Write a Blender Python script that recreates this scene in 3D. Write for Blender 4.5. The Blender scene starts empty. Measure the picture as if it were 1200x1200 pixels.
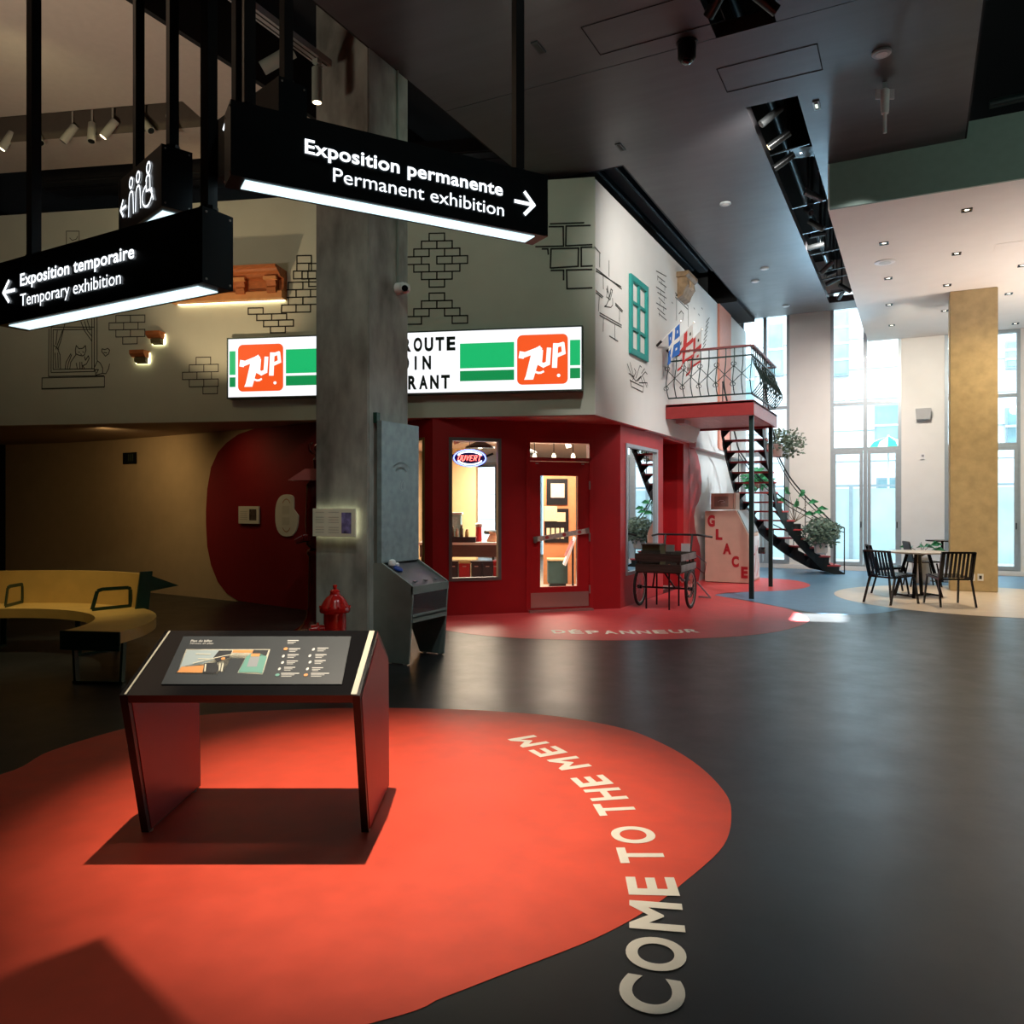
import bpy, bmesh, math, random
from mathutils import Vector, Matrix, Euler
R_ = random.Random(7)
C = bpy.context.scene.collection
scn = bpy.context.scene

# ------------------------------------------------------------------ frame of reference
# world axes follow the building; the camera stands at the origin, 1.5 m up, turned 27.2 degrees to the left
TH = math.radians(27.21); CT, ST = math.cos(TH), math.sin(TH)
F, HY, EYE = 920.0, 593.0, 1.5
def cw(xc, yc, z=0.0):                       # metres right / ahead of the viewpoint -> world
    return Vector((xc*CT - yc*ST, xc*ST + yc*CT, z))
def cd(xc, yc): return cw(xc, yc).normalized()
def ray(px, py):
    v = cw((px-600)/F, 1.0); v.z = -(py-HY)/F; return v
def at(px, py, t): return Vector((0, 0, EYE)) + ray(px, py)*t
def onz(px, py, z): r = ray(px, py); return at(px, py, (z-EYE)/r.z)
def fl(px, py, z=0.0): p = onz(px, py, 0.0); p.z = z; return p
def onx(px, py, X): return at(px, py, X/ray(px, py).x)
def ony(px, py, Y): return at(px, py, Y/ray(px, py).y)
class Plane:
    def __init__(s, p, n): s.p = Vector(p); s.n = Vector(n).normalized()
    def P(s, px, py, off=0.0):
        r = ray(px, py); o = Vector((0, 0, EYE))
        p = o + r*((s.p + s.n*0 - o).dot(s.n)/r.dot(s.n))
        return p + s.n*off

# ------------------------------------------------------------------ camera, world, exposure
cam = bpy.data.objects.new('camera', bpy.data.cameras.new('camera')); C.objects.link(cam)
cam.location = (0, 0, EYE); cam.rotation_euler = (math.pi/2, 0, TH)
cam.data.sensor_width = 36; cam.data.lens = F/1200*36; cam.data.shift_y = -7/1200
cam.data.clip_start = .05; cam.data.clip_end = 200
scn.camera = cam
scn.view_settings.view_transform = 'Standard'; scn.view_settings.look = 'None'
scn.view_settings.gamma = 1; scn.view_settings.use_curve_mapping = False
scn.view_settings.exposure = 0.0
scn.cycles.use_denoising = True
scn.cycles.max_bounces = 8; scn.cycles.diffuse_bounces = 4; scn.cycles.glossy_bounces = 4
scn.cycles.transparent_max_bounces = 16; scn.cycles.sample_clamp_indirect = 6
W = bpy.data.worlds.new('World'); scn.world = W; W.use_nodes = True
bg = W.node_tree.nodes['Background']; bg.inputs[0].default_value = (.80, .93, 1.0, 1); bg.inputs[1].default_value = 6.2

def lamp(name, typ, loc, power, color=(1, 1, 1), aim=None, size=.1, angle=60, blend=.5, sy=None, spread=None):
    d = bpy.data.lights.new(name, typ); d.energy = power; d.color = color
    if typ == 'SPOT': d.spot_size = math.radians(angle); d.spot_blend = blend; d.shadow_soft_size = size
    elif typ == 'AREA':
        d.size = size
        if sy: d.shape = 'RECTANGLE'; d.size_y = sy
        if spread: d.spread = math.radians(spread)
    else: d.shadow_soft_size = size
    o = bpy.data.objects.new(name, d); C.objects.link(o); o.location = loc
    if aim is not None:
        o.rotation_euler = (Vector(aim)-Vector(loc)).to_track_quat('-Z', 'Y').to_euler()
    return o
WARM = (1.0, .80, .56); COOL = (.72, .88, 1.0); NEUT = (1.0, .95, .88)
# ceiling spotlight over the map desk
lamp('map_desk_spotlight', 'SPOT', cw(-.95, 4.1, 5.6), 1750, (1, .84, .66), cw(-.55, 3.95, 0), .03, 40, 1)
lamp('foreground_spotlight', 'SPOT', cw(.15, 2.6, 5.6), 110, (.95, .98, .9), cw(.15, 2.9, 0), .1, 60, 1)
lamp('entrance_spotlight', 'SPOT', cw(1.2, 8.3, 5.7), 420, NEUT, cw(.9, 10.4, 0), .05, 40, 1)
lamp('store_side_spotlight', 'SPOT', (-.3, 10.2, 5.6), 700, (1, .97, .97), (-3.4, 13.2, .4), .1, 60, 1)
lamp('side_wall_spotlight', 'SPOT', (-1.3, 8.6, 5.7), 620, NEUT, (-3.7, 12.6, 4.3), .1, 80, 1)
lamp('lower_wall_daylight_fill', 'SPOT', (.1, 18.6, 5.15), 1100, (.80, .93, 1), (-3.85, 16.4, 1.3), .08, 52, 1)  # unseen lamp added for window daylight on the lower wall
lamp('side_wall_far_spotlight', 'SPOT', (-1.3, 14.2, 6.0), 260, NEUT, (-3.7, 15.6, 3.6), .1, 100, 1)
lamp('sign_wall_spotlight', 'SPOT', cw(.3, 6.0, 5.7), 85, (.80, 1, .80), cw(-.2, 10.6, 4.3), .1, 85, 1)
lamp('left_wall_spotlight', 'SPOT', cw(-5.0, 7.2, 5.9), 36, (1, .90, .48), cw(-5.2, 11.4, 4.2), .1, 110, 1)
lamp('curved_wall_fill', 'SPOT', cw(-6.2, 11.8, 2.62), 36, (1, .70, .34), cw(-6.4, 13.8, .9), .05, 150, 1)  # unseen lamp added under the overhang to brighten the curved wall
lamp('curved_wall_near_fill', 'SPOT', cw(-4.6, 11.5, 2.62), 10, (1, .70, .36), cw(-3.9, 12.1, 1.0), .05, 150, 1)  # second added lamp, brightening the near end of the curved wall
lamp('bench_spotlight', 'SPOT', cw(-4.6, 7.0, 5.9), 520, (1, .80, .42), cw(-4.7, 7.9, .4), .05, 30, 1)
lamp('beige_ceiling_fill', 'SPOT', cw(-4.6, 5.0, 2.9), 250, (1, .82, .64), cw(-4.9, 6.6, 6.2), .3, 140, 1)  # unseen upward spot in mid-air, added for the left ceiling
lamp('pillar_fill', 'SPOT', cw(-.9, 4.4, 5.7), 130, (.90, 1, .86), cw(-1.5, 7.5, 2.4), .05, 60, 1)  # unseen lamp added to light the grey column from the viewing side
lamp('display_spotlight', 'SPOT', cw(.9, 5.6, 5.7), 260, (.82, .97, 1), cw(-.95, 7.7, 1.3), .05, 32, 1)
lamp('far_pillar_spotlight', 'SPOT', cw(7.6, 11.2, 5.2), 330, (1, .78, .42), cw(8.1, 13.9, 2.2), .1, 80, 1)
lamp('table_area_spotlight', 'SPOT', cw(7.2, 12.4, 5.2), 620, (1, .84, .64), cw(7.2, 12.3, 0), .1, 70, 1)
lamp('window_wall_washer', 'SPOT', (-.2, 16.2, 5.15), 560, (1, .90, .76), (0, 19.9, 2.3), .1, 110, 1)
lamp('window_wall_washer_left', 'SPOT', (-1.3, 15.0, 5.8), 330, (1, .80, .82), (-2.25, 19.9, 2.6), .1, 70, 1)
lamp('soffit_fill', 'SPOT', cw(10.2, 12.0, 1.2), 900, (1, .86, .76), cw(9.9, 12.1, 5.3), .6, 118, 1)  # unseen upward lamp added off-frame to brighten the pale soffit
lamp('soffit_fill_near', 'SPOT', cw(9.5, 9.5, .8), 420, (1, .86, .76), cw(8.6, 10.9, 5.3), .5, 100, 1)  # another added off-frame lamp, for the near part of the soffit
lamp('dark_ceiling_fill', 'SPOT', (-1.9, 19.3, 3.2), 420, (.40, .74, 1), (-2.4, 15.6, 5.9), .25, 75, 1)  # added lamp standing in for window light on the dark ceiling
lamp('fascia_fill', 'SPOT', (3.2, 6.2, 5.0), 170, (.80, 1, .90), (2.2, 10.8, 5.6), .15, 105, 1)  # unseen lamp added to bring up the fascia
lamp('sun_patch_lamp', 'SPOT', (-1.40, 11.28, 6.60), 70000, (1, 1, 1), (-1.17, 11.28, 0), .004, 14, .0)  # unseen lamp added for the sunlit floor patch, shaped by the gate
lamp('caption_panel_fill', 'SPOT', cw(-1.25, 5.4, 5.6), 150, (1, .98, .80), at(397, 612, 7.4), .03, 15, .8)  # unseen lamp added to brighten the caption panel face
lamp('store_ceiling_light', 'AREA', cw(.7, 13.7, 2.62), 210, (1, .86, .68), cw(.7, 13.7, 0), 1.8, sy=1.8)
lamp('store_back_light', 'AREA', cw(-.9, 15.4, 2.62), 200, (1, .84, .62), cw(-.9, 15.4, 0), 1.8, sy=1.8)

# ------------------------------------------------------------------ helpers
MATS = {}
def mat(name, col, rough=.6, metal=0, var=.08, scale=12, bump=.0, spec=.5, coat=0, stretch=None, emit=None, es=1.0):
    if name in MATS: return MATS[name]
    m = bpy.data.materials.new(name); m.use_nodes = True; nt = m.node_tree; b = nt.nodes['Principled BSDF']
    b.inputs['Roughness'].default_value = rough; b.inputs['Metallic'].default_value = metal
    b.inputs['Specular IOR Level'].default_value = spec; b.inputs['Coat Weight'].default_value = coat
    b.inputs['Base Color'].default_value = (*col, 1)
    if var:
        tc = nt.nodes.new('ShaderNodeTexCoord'); n = nt.nodes.new('ShaderNodeTexNoise'); n.inputs['Scale'].default_value = scale
        n.inputs['Detail'].default_value = 6
        mp = nt.nodes.new('ShaderNodeMapping')
        if stretch: mp.inputs['Scale'].default_value = stretch
        nt.links.new(tc.outputs['Object'], mp.inputs['Vector']); nt.links.new(mp.outputs[0], n.inputs['Vector'])
        r = nt.nodes.new('ShaderNodeValToRGB'); r.color_ramp.elements[0].position = .3; r.color_ramp.elements[1].position = .7
        r.color_ramp.elements[0].color = (*[c*(1-var) for c in col], 1); r.color_ramp.elements[1].color = (*[min(1, c*(1+var)) for c in col], 1)
        nt.links.new(n.outputs['Fac'], r.inputs[0]); nt.links.new(r.outputs[0], b.inputs['Base Color'])
        if bump:
            bp = nt.nodes.new('ShaderNodeBump'); bp.inputs['Strength'].default_value = bump; bp.inputs['Distance'].default_value = .02
            nt.links.new(n.outputs['Fac'], bp.inputs['Height']); nt.links.new(bp.outputs[0], b.inputs['Normal'])
    if emit: b.inputs['Emission Color'].default_value = (*emit, 1); b.inputs['Emission Strength'].default_value = es
    MATS[name] = m; return m
def glow(name, col, s):
    return mat(name, (0.02, .02, .02), .5, var=0, emit=col, es=s)
def glass(name='clear_glass', tint=(1, 1, 1), refl=1.0):
    if name in MATS: return MATS[name]
    m = bpy.data.materials.new(name); m.use_nodes = True; nt = m.node_tree; nt.nodes.clear()
    o = nt.nodes.new('ShaderNodeOutputMaterial'); mx = nt.nodes.new('ShaderNodeMixShader'); t = nt.nodes.new('ShaderNodeBsdfTransparent')
    g = nt.nodes.new('ShaderNodeBsdfGlossy'); g.inputs['Roughness'].default_value = .01
    f = nt.nodes.new('ShaderNodeFresnel'); f.inputs[0].default_value = 1.45+.3*(refl-1); t.inputs[0].default_value = (*tint, 1)
    nt.links.new(f.outputs[0], mx.inputs[0]); nt.links.new(t.outputs[0], mx.inputs[1]); nt.links.new(g.outputs[0], mx.inputs[2])
    nt.links.new(mx.outputs[0], o.inputs[0]); MATS[name] = m; return m

MW = {}
def mw(o): return MW.get(o.name, Matrix.Identity(4))
def tag(o, label=None, cat=None, group=None, kind=None):
    if label: o['label'] = label
    if cat: o['category'] = cat
    if group: o['group'] = group
    if kind: o['kind'] = kind
    return o
def thing(name, loc, label=None, cat=None, group=None, rotz=0, kind=None):
    o = bpy.data.objects.new(name, None); C.objects.link(o); o.empty_display_size = .1
    o.location = loc; o.rotation_euler = (0, 0, rotz)
    MW[o.name] = Matrix.Translation(Vector(loc)) @ Matrix.Rotation(rotz, 4, 'Z')
    return tag(o, label, cat, group, kind)
def kids(o): return [c for c in bpy.data.objects if c.parent == o]
def copy_tree(o, loc=None, rotz=None, parent=None, label=None, _m=None):
    if _m is None:
        _m = {}
        for c in bpy.data.objects:
            if c.parent: _m.setdefault(c.parent.name, []).append(c)
    c = o.copy(); C.objects.link(c); c.parent = parent
    if loc is not None: c.location = loc
    if rotz is not None: c.rotation_euler = (0, 0, rotz)
    if label: c['label'] = label
    for ch in _m.get(o.name, []): copy_tree(ch, parent=c, _m=_m)
    return c
_txt = {}
def text_geo(s, bold=0.0):
    k = (s, bold)
    if k in _txt: return _txt[k]
    cu = bpy.data.curves.new('t', 'FONT'); cu.body = s; cu.size = 1; cu.resolution_u = 8; cu.fill_mode = 'BOTH' if bold else 'FRONT'
    if bold: cu.bevel_depth = bold; cu.bevel_resolution = 0
    if bold: cu.space_character = 1.04
    o = bpy.data.objects.new('t', cu); C.objects.link(o); bpy.context.view_layer.update()
    dg = bpy.context.evaluated_depsgraph_get(); me = bpy.data.meshes.new_from_object(o.evaluated_get(dg))
    v = [tuple(x.co) for x in me.vertices]; f = [tuple(p.vertices) for p in me.polygons]
    bpy.data.objects.remove(o); bpy.data.meshes.remove(me); bpy.data.curves.remove(cu)
    _txt[k] = (v, f); return v, f
class MB:
    def __init__(s): s.v = []; s.f = []
    def add(s, vs, fs):
        n = len(s.v); s.v += [Vector(x) for x in vs]; s.f += [tuple(i+n for i in f) for f in fs]; return s
    def hexa(s, p):   # 8 points, bottom ring then top ring
        return s.add(p, [(3, 2, 1, 0), (4, 5, 6, 7), (0, 1, 5, 4), (1, 2, 6, 5), (2, 3, 7, 6), (3, 0, 4, 7)])
    def box(s, x0, x1, y0, y1, z0, z1, M=None):
        p = [Vector(q) for q in [(x0, y0, z0), (x1, y0, z0), (x1, y1, z0), (x0, y1, z0), (x0, y0, z1), (x1, y0, z1), (x1, y1, z1), (x0, y1, z1)]]
        if M is not None: p = [M @ q for q in p]
        return s.hexa(p)
    def bar(s, a, b, w, h=None, up=(0, 0, 1)):   # rectangular bar from a to b
        a, b = Vector(a), Vector(b); h = h or w; d = (b-a).normalized(); u = Vector(up)
        if abs(d.dot(u)) > .98: u = Vector((1, 0, 0)) if abs(d.x) < .9 else Vector((0, 1, 0))
        x = d.cross(u).normalized(); y = x.cross(d).normalized()
        r = [-x*w/2-y*h/2, x*w/2-y*h/2, x*w/2+y*h/2, -x*w/2+y*h/2]
        return s.hexa([a+q for q in r]+[b+q for q in r])
    def prism(s, pts, off):   # polygon pts swept by off
        n = len(pts); off = Vector(off); P = [Vector(p) for p in pts]
        return s.add(P+[p+off for p in P], [tuple(range(n))[::-1], tuple(range(n, 2*n))]+[(i, (i+1) % n, n+(i+1) % n, n+i) for i in range(n)])
    def quad(s, pts): return s.add(pts, [tuple(range(len(pts)))])
    def tube(s, pts, r, n=6, closed=False):
        P = [Vector(p) for p in pts]; m = len(P); rings = []; last = None
        for i, p in enumerate(P):
            if closed: d = P[(i+1) % m]-P[i-1]
            else: d = (P[min(i+1, m-1)]-P[max(i-1, 0)])
            d.normalize(); u = last if last is not None else (Vector((0, 0, 1)) if abs(d.z) < .9 else Vector((1, 0, 0)))
            x = d.cross(u); 
            if x.length < 1e-5: x = d.orthogonal()
            x.normalize(); y = x.cross(d).normalized(); last = y
            rr = r[i] if isinstance(r, (list, tuple)) else r
            rings.append([p+x*rr*math.cos(a)+y*rr*math.sin(a) for a in [2*math.pi*k/n for k in range(n)]])
        vs = [q for ring in rings for q in ring]; fs = []
        for i in range(m if closed else m-1):
            for k in range(n):
                a, b = i*n, ((i+1) % m)*n; fs.append((a+k, a+(k+1) % n, b+(k+1) % n, b+k))
        if not closed: fs += [tuple(range(n))[::-1], tuple(range((m-1)*n, m*n))]
        return s.add(vs, fs)
    def cyl(s, a, b, r, r2=None, n=16): return s.tube([a, b], [r, r if r2 is None else r2], n)
    def lathe(s, prof, c, n=20, M=None):
        c = Vector(c); vs = []; fs = []
        for (r, z) in prof:
            for k in range(n):
                a = 2*math.pi*k/n; q = Vector((r*math.cos(a), r*math.sin(a), z))
                vs.append(c+(M @ q if M is not None else q))
        m = len(prof)
        for i in range(m-1):
            for k in range(n): fs.append((i*n+k, i*n+(k+1) % n, (i+1)*n+(k+1) % n, (i+1)*n+k))
        fs += [tuple(range(n))[::-1], tuple(range((m-1)*n, m*n))]
        return s.add(vs, fs)
    def text(s, body, O, U, V, bold=0, depth=None):   # baseline origin O, U spans the whole width, V the capital height
        vs, fs = text_geo(body, bold); x0 = min(v[0] for v in vs); x1 = max(v[0] for v in vs); ch = .729+bold; N = Vector(U).cross(Vector(V)).normalized()
        O, U, V = Vector(O), Vector(U), Vector(V)
        return s.add([O+U*((x-x0)/(x1-x0))+V*(y/ch)+N*(z*.0009/bold if bold else 0) for x, y, z in vs], fs)
    def strip(s, P, w, nrm):  # flat ink stroke along world points
        nrm = Vector(nrm)
        for a, b in zip(P[:-1], P[1:]):
            d = (b-a)
            if d.length < 1e-5: continue
            d.normalize(); x = d.cross(nrm).normalized()*w/2; e = d*w*.35
            s.quad([a-e-x, b+e-x, b+e+x, a-e+x])
        return s
    def build(s, name, m, parent=None, smooth=False, bevel=0, local=False):
        me = bpy.data.meshes.new(name)
        if parent is not None:
            if local: vs = s.v
            else: inv = mw(parent).inverted(); vs = [inv @ v for v in s.v]; 
        else:
            xs = [v.x for v in s.v]; ys = [v.y for v in s.v]; zs = [v.z for v in s.v]
            org = Vector(((min(xs)+max(xs))/2, (min(ys)+max(ys))/2, min(zs))) if not local else Vector((0, 0, 0))
            vs = [v-org for v in s.v]
        me.from_pydata([tuple(v) for v in vs], [], s.f); me.update()
        bm = bmesh.new(); bm.from_mesh(me); bmesh.ops.recalc_face_normals(bm, faces=bm.faces)
        if bevel: bmesh.ops.bevel(bm, geom=list(bm.edges), offset=bevel, segments=2, affect='EDGES', clamp_overlap=True)
        if smooth:
            for f in bm.faces: f.smooth = True
            for e in bm.edges:
                if len(e.link_faces) == 2 and e.calc_face_angle(0) > .7: e.smooth = False
        bm.to_mesh(me); bm.free(); me.materials.append(m)
        o = bpy.data.objects.new(name, me); C.objects.link(o)
        if parent is not None: o.parent = parent; MW[o.name] = mw(parent)
        else: o.location = org; MW[o.name] = Matrix.Translation(org)
        return o
def spline(P, n=8, closed=True):
    out = []; m = len(P)
    for i in range(m if closed else m-1):
        g = (lambda k: P[k % m]) if closed else (lambda k: P[max(0, min(m-1, k))])
        p0, p1, p2, p3 = g(i-1), g(i), g(i+1), g(i+2)
        for k in range(n):
            t = k/n
            out.append(.5*((2*p1)+(p2-p0)*t+(2*p0-5*p1+4*p2-p3)*t*t+(3*p1-p0-3*p2+p3)*t**3))
    if not closed: out.append(P[-1].copy())
    return out
def struct(o): o['kind'] = 'structure'; return o
def wall_holes(p0, p1, z0, z1, th, holes, name, m, parent=None):
    """wall from p0 to p1 (xy), thickness th along its left normal, rectangular holes (s0,s1,z0,z1)"""
    p0, p1 = Vector((p0[0], p0[1], 0)), Vector((p1[0], p1[1], 0)); L = (p1-p0).length; d = (p1-p0)/L; n = Vector((-d.y, d.x, 0))*th
    S = sorted({0, L, *[h[0] for h in holes], *[h[1] for h in holes]}); Z = sorted({z0, z1, *[h[2] for h in holes], *[h[3] for h in holes]})
    b = MB()
    for i in range(len(S)-1):
        run = None
        for j in range(len(Z)-1):
            sc, zc = (S[i]+S[i+1])/2, (Z[j]+Z[j+1])/2
            solid = not any(h[0] < sc < h[1] and h[2] < zc < h[3] for h in holes)
            if solid: run = (run[0], Z[j+1]) if run else (Z[j], Z[j+1])
            if run and (not solid or j == len(Z)-2):
                a, c = p0+d*S[i], p0+d*S[i+1]
                b.hexa([Vector((q.x, q.y, z)) for z in run for q in ((a, c, c+n, a+n))]); run = None
    return b.build(name, m, parent)
# ------------------------------------------------------------------ materials
M_floor = mat('polished_charcoal_floor', (.015, .017, .018), .36, var=.35, scale=1.6, bump=.0, spec=.5)
def floor_sheen(m, lo, hi, sc=3.0):
    nt = m.node_tree; b = nt.nodes['Principled BSDF']; tc = nt.nodes.new('ShaderNodeTexCoord'); n = nt.nodes.new('ShaderNodeTexNoise')
    n.inputs['Scale'].default_value = sc; n.inputs['Detail'].default_value = 8; n.inputs['Roughness'].default_value = .7
    mr = nt.nodes.new('ShaderNodeMapRange'); mr.inputs[3].default_value = lo; mr.inputs[4].default_value = hi
    nt.links.new(tc.outputs['Object'], n.inputs['Vector']); nt.links.new(n.outputs['Fac'], mr.inputs[0]); nt.links.new(mr.outputs[0], b.inputs['Roughness'])
floor_sheen(M_floor, .24, .46)
M_redfloor = mat('red_floor_vinyl', (.76, .080, .038), .5, var=.08, scale=6); floor_sheen(M_redfloor, .4, .6)
M_pinkfloor = mat('coral_floor_vinyl', (.70, .070, .075), .4, var=.06, scale=6)
M_bluefloor = mat('blue_floor_and_sky_tint', (.11, .25, .40), .4, var=.08, scale=5)  # blue floor colour, also standing in for sky reflection near the windows
M_sand = mat('sand_floor_vinyl', (.62, .50, .36), .38, var=.06, scale=5)
M_white_vinyl = mat('cream_lettering_vinyl', (.92, .88, .76), .5, var=.03)
M_wall = mat('pale_painted_wall', (.68, .71, .61), .75, var=.03, scale=3)
M_wall2 = mat('white_side_wall', (.80, .79, .76), .7, var=.02, scale=3)
M_beige = mat('beige_painted_wall', (.62, .45, .25), .8, var=.04, scale=4)
M_red = mat('red_storefront_paint', (.36, .003, .007), .5, var=.05, scale=5)
M_redpink = mat('red_side_paint', (.50, .018, .022), .45, var=.05, scale=5)
M_blob = mat('deep_red_wall_paint', (.25, .004, .006), .7, var=.05)
M_black = mat('matte_black_paint', (.012, .012, .013), .7, var=.2)
M_void = mat('black_plenum', (.006, .006, .007), .9, var=0)
M_dark = mat('dark_ceiling_paint', (.058, .056, .062), .5, var=.12, scale=2.5, stretch=(.3, 3, 1)); floor_sheen(M_dark, .30, .52, 1.2)
M_ceil = mat('white_ceiling_plaster', (.80, .74, .68), .8, var=.02, scale=3)
M_green = mat('grey_green_fascia', (.20, .27, .23), .7, var=.04)
M_lceil = mat('warm_ceiling_plaster', (.62, .54, .46), .8, var=.03)
M_conc = mat('grey_concrete', (.30, .31, .28), .75, var=.42, scale=4.5, bump=.25, stretch=(1, 1, .45))
M_conc2 = mat('tan_concrete', (.50, .38, .20), .7, var=.12, scale=7.0, bump=.2)
M_frame = mat('aluminium_window_frame', (.40, .46, .50), .4, .3, var=.05)
M_frame2 = mat('dark_grey_steel_frame', (.16, .15, .15), .45, .3, var=.05)
M_steel = mat('brushed_steel', (.55, .52, .48), .35, .9, var=.1, scale=40, stretch=(.2, 8, 8))
M_blk = mat('black_powder_coat', (.010, .012, .014), .35, .2, var=.1)
M_blkgloss = mat('gloss_black', (.008, .008, .009), .12, var=0)
M_white = mat('white_paint', (.80, .80, .80), .5, var=.02)
M_cream = mat('cream_card', (.82, .76, .60), .6, var=.02)
M_ink = mat('dark_ink', (.03, .03, .025), .8, var=0)
G_clear = glass()
G_win = glass('window_glass', (.88, .97, 1.0))

# ------------------------------------------------------------------ floor, ceilings, enclosing walls
b = MB(); b.box(-16, 8, -4, 20.0, -.12, 0); struct(b.build('floor', M_floor))
b = MB(); b.box(-16, 8, -4, 20.0, 7.3, 7.5); struct(b.build('ceiling', M_void))
b = MB(); b.box(-16, 8, -4.2, -4, 0, 7.4); struct(b.build('wall_back', M_black))
b = MB(); b.box(8, 8.2, -4, 20, 0, 7.4); struct(b.build('wall_right', M_wall))
b = MB(); b.box(-16.2, -16, -4, 20, 0, 7.4); struct(b.build('wall_left', M_black))

# dark ceiling panels with the open service slots between them
ZC = 5.88
def slab(nm, x0, x1, y0, y1, z0=ZC, z1=ZC+.14, m=None):
    q = MB(); q.box(x0, x1, y0, y1, z0, z1); return struct(q.build(nm, m or M_dark))
slab('ceiling_panel', -4.64, -1.66, -1.0, 7.405); slab('ceiling_panel', -4.64, -1.66, 7.415, 9.62)
slab('ceiling_panel', -3.34, -1.66, 9.62, 18.9)
slab('ceiling_panel', -1.66, -1.12, -1.0, 3.6); slab('ceiling_panel', -1.66, -1.12, 7.415, 8.85)
slab('ceiling_panel', -1.12, .52, -1.0, 7.405); slab('ceiling_panel', -1.12, .52, 7.415, 11.1)
slab('ceiling_panel', -1.12, -.98, 11.1, 18.9); slab('ceiling_panel', -1.66, -1.12, 18.2, 18.9)
# upstands that close the slots to the sides
slab('trim_1', -4.66, -4.64, -1, 9.62, ZC, 7.3, M_void); slab('trim_2', .52, .54, -1, 10.8, ZC, 7.3, M_void)
# pale lowered ceiling on the right with its fascia
b = MB(); b.box(-.98, 8, 10.84, 19.9, 5.30, 5.40); struct(b.build('ceiling_soffit', M_ceil))
b = MB(); b.box(-.98, 8, 10.80, 10.84, 5.30, ZC+.2); struct(b.build('wall_fascia', M_green))
b = MB(); b.box(-1.0, -.98, 10.80, 18.9, 5.30, ZC+.2); struct(b.build('wall_fascia_side', M_ceil))

# ---- upper street wall: long front face and side face meeting at the outside corner
DW = cd(-.9877, .1567); NW = cd(-.1567, -.9877)       # along the front wall to the left / its outward normal
C0 = cw(1.086, 10.3)
E0 = C0+DW*14
PF = Plane(C0, NW); PSd = Plane((-3.744, 0, 0), (1, 0, 0)); PLS = Plane((-3.85, 0, 0), (1, 0, 0))
b = MB(); b.prism([C0+Vector((0, 0, 2.7)), E0+Vector((0, 0, 2.7)), E0-NW*.25+Vector((0, 0, 2.7)), C0-NW*.25+Vector((-.2, .2, 2.7))], (0, 0, 3.12)); struct(b.build('wall_front', M_wall))
b = MB(); b.box(-3.95, -3.744, C0.y+.02, 16.84, 2.7, 5.80); struct(b.build('wall_side', M_wall2))
b = MB(); b.box(-3.95, -3.70, 16.84, 18.0, 2.7, 5.80)
struct(b.build('wall_pilaster', mat('salmon_paint', (.78, .33, .24), .6, var=.04)))
b = MB(); b.box(-3.95, -3.73, 18.0, 19.9, 2.7, 5.80); struct(b.build('wall_end', M_wall2))
b = MB(); b.box(-3.95, -3.72, 14.9, 19.9, 2.62, 2.72); struct(b.build('trim_3', M_wall2))
b = MB(); b.box(-3.72, -3.34, 16.9, 18.9, 5.80, 5.88); struct(b.build('gap_blocker', M_void))  # added black slab hiding the bright gap over the wall top
b = MB(); b.box(-3.95, -3.34, 16.84, 16.9, 5.80, 7.3); struct(b.build('black_blocker', M_void))  # added black blocker hiding the lit end wall behind
# underside of the overhang
b = MB(); b.prism([cw(-2.4, 10.9, 2.69), cw(-2.2, 11.8, 2.69), cw(-1.0, 12, 2.69), Vector((-4.1, 12, 2.69)), Vector((-3.745, 12, 2.69)), Vector((C0.x, C0.y+.01, 2.69)), PF.P(482, 480)*1+Vector((0, 0, 2.69-PF.P(482, 480).z)), ], (0, 0, .009))
struct(b.build('ceiling_overhang_red', mat('red_soffit_paint', (.42, .05, .05), .55, var=.04)))
b = MB(); b.prism([PF.P(480, 480)+Vector((0, 0, 2.692-PF.P(480, 480).z)), E0+Vector((0, 0, 2.692)), cw(-13, 16.5, 2.692), cw(-2, 14.5, 2.692)], (0, 0, .007))
struct(b.build('ceiling_overhang', mat('tan_soffit_paint', (.42, .30, .20), .7, var=.04)))

# ---- curved lower wall on the left with its deep red painted shape
cp = [Vector(p) for p in [(-9.87, 15.3, 0), (-8.2, 14.7, 0), (-6.5, 13.75, 0), (-5.1, 12.85, 0), (-3.95, 12.1, 0), (-3.2, 11.5, 0), (-2.6, 11.05, 0), (-2.0, 11.25, 0)]]
cs = spline(cp, 6, False)
def curve_wall(pts, z0, z1, th, out=0.0):
    q = MB(); n = len(pts); vs = []
    for i, p in enumerate(pts):
        d = (pts[min(i+1, n-1)]-pts[max(i-1, 0)]).normalized(); nr = Vector((-d.y, d.x, 0))
        for (o, z) in ((-out, z0), (-out, z1), (th, z1), (th, z0)):
            w = p+nr*o; vs.append(cw(w.x, w.y, z))
    fs = []
    for i in range(n-1):
        for k in range(4): fs.append((4*i+k, 4*i+(k+1) % 4, 4*i+4+(k+1) % 4, 4*i+4+k))
    fs += [(3, 2, 1, 0), (4*n-4, 4*n-3, 4*n-2, 4*n-1)]
    q.add(vs, fs); return q
struct(curve_wall(cs, 0, 2.70, .2).build('wall_curved', M_beige, smooth=True))
def on_curve(px, py, off=.012):      # point on the curved wall seen at px, py
    r = (px-600)/F
    for i in range(len(cs)-1):
        a, c = cs[i], cs[i+1]; fa, fc = a.x-r*a.y, c.x-r*c.y
        if fa <= 0 <= fc or fc <= 0 <= fa:
            k = fa/(fa-fc); p = a+(c-a)*k; d = (c-a).normalized(); p2 = p+Vector((d.y, -d.x, 0))*off
            return cw(p2.x, p2.y, EYE-(py-HY)/F*p.y), Vector((d.y, -d.x, 0))
    return at(px, py, 11), Vector((0, -1, 0))
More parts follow.
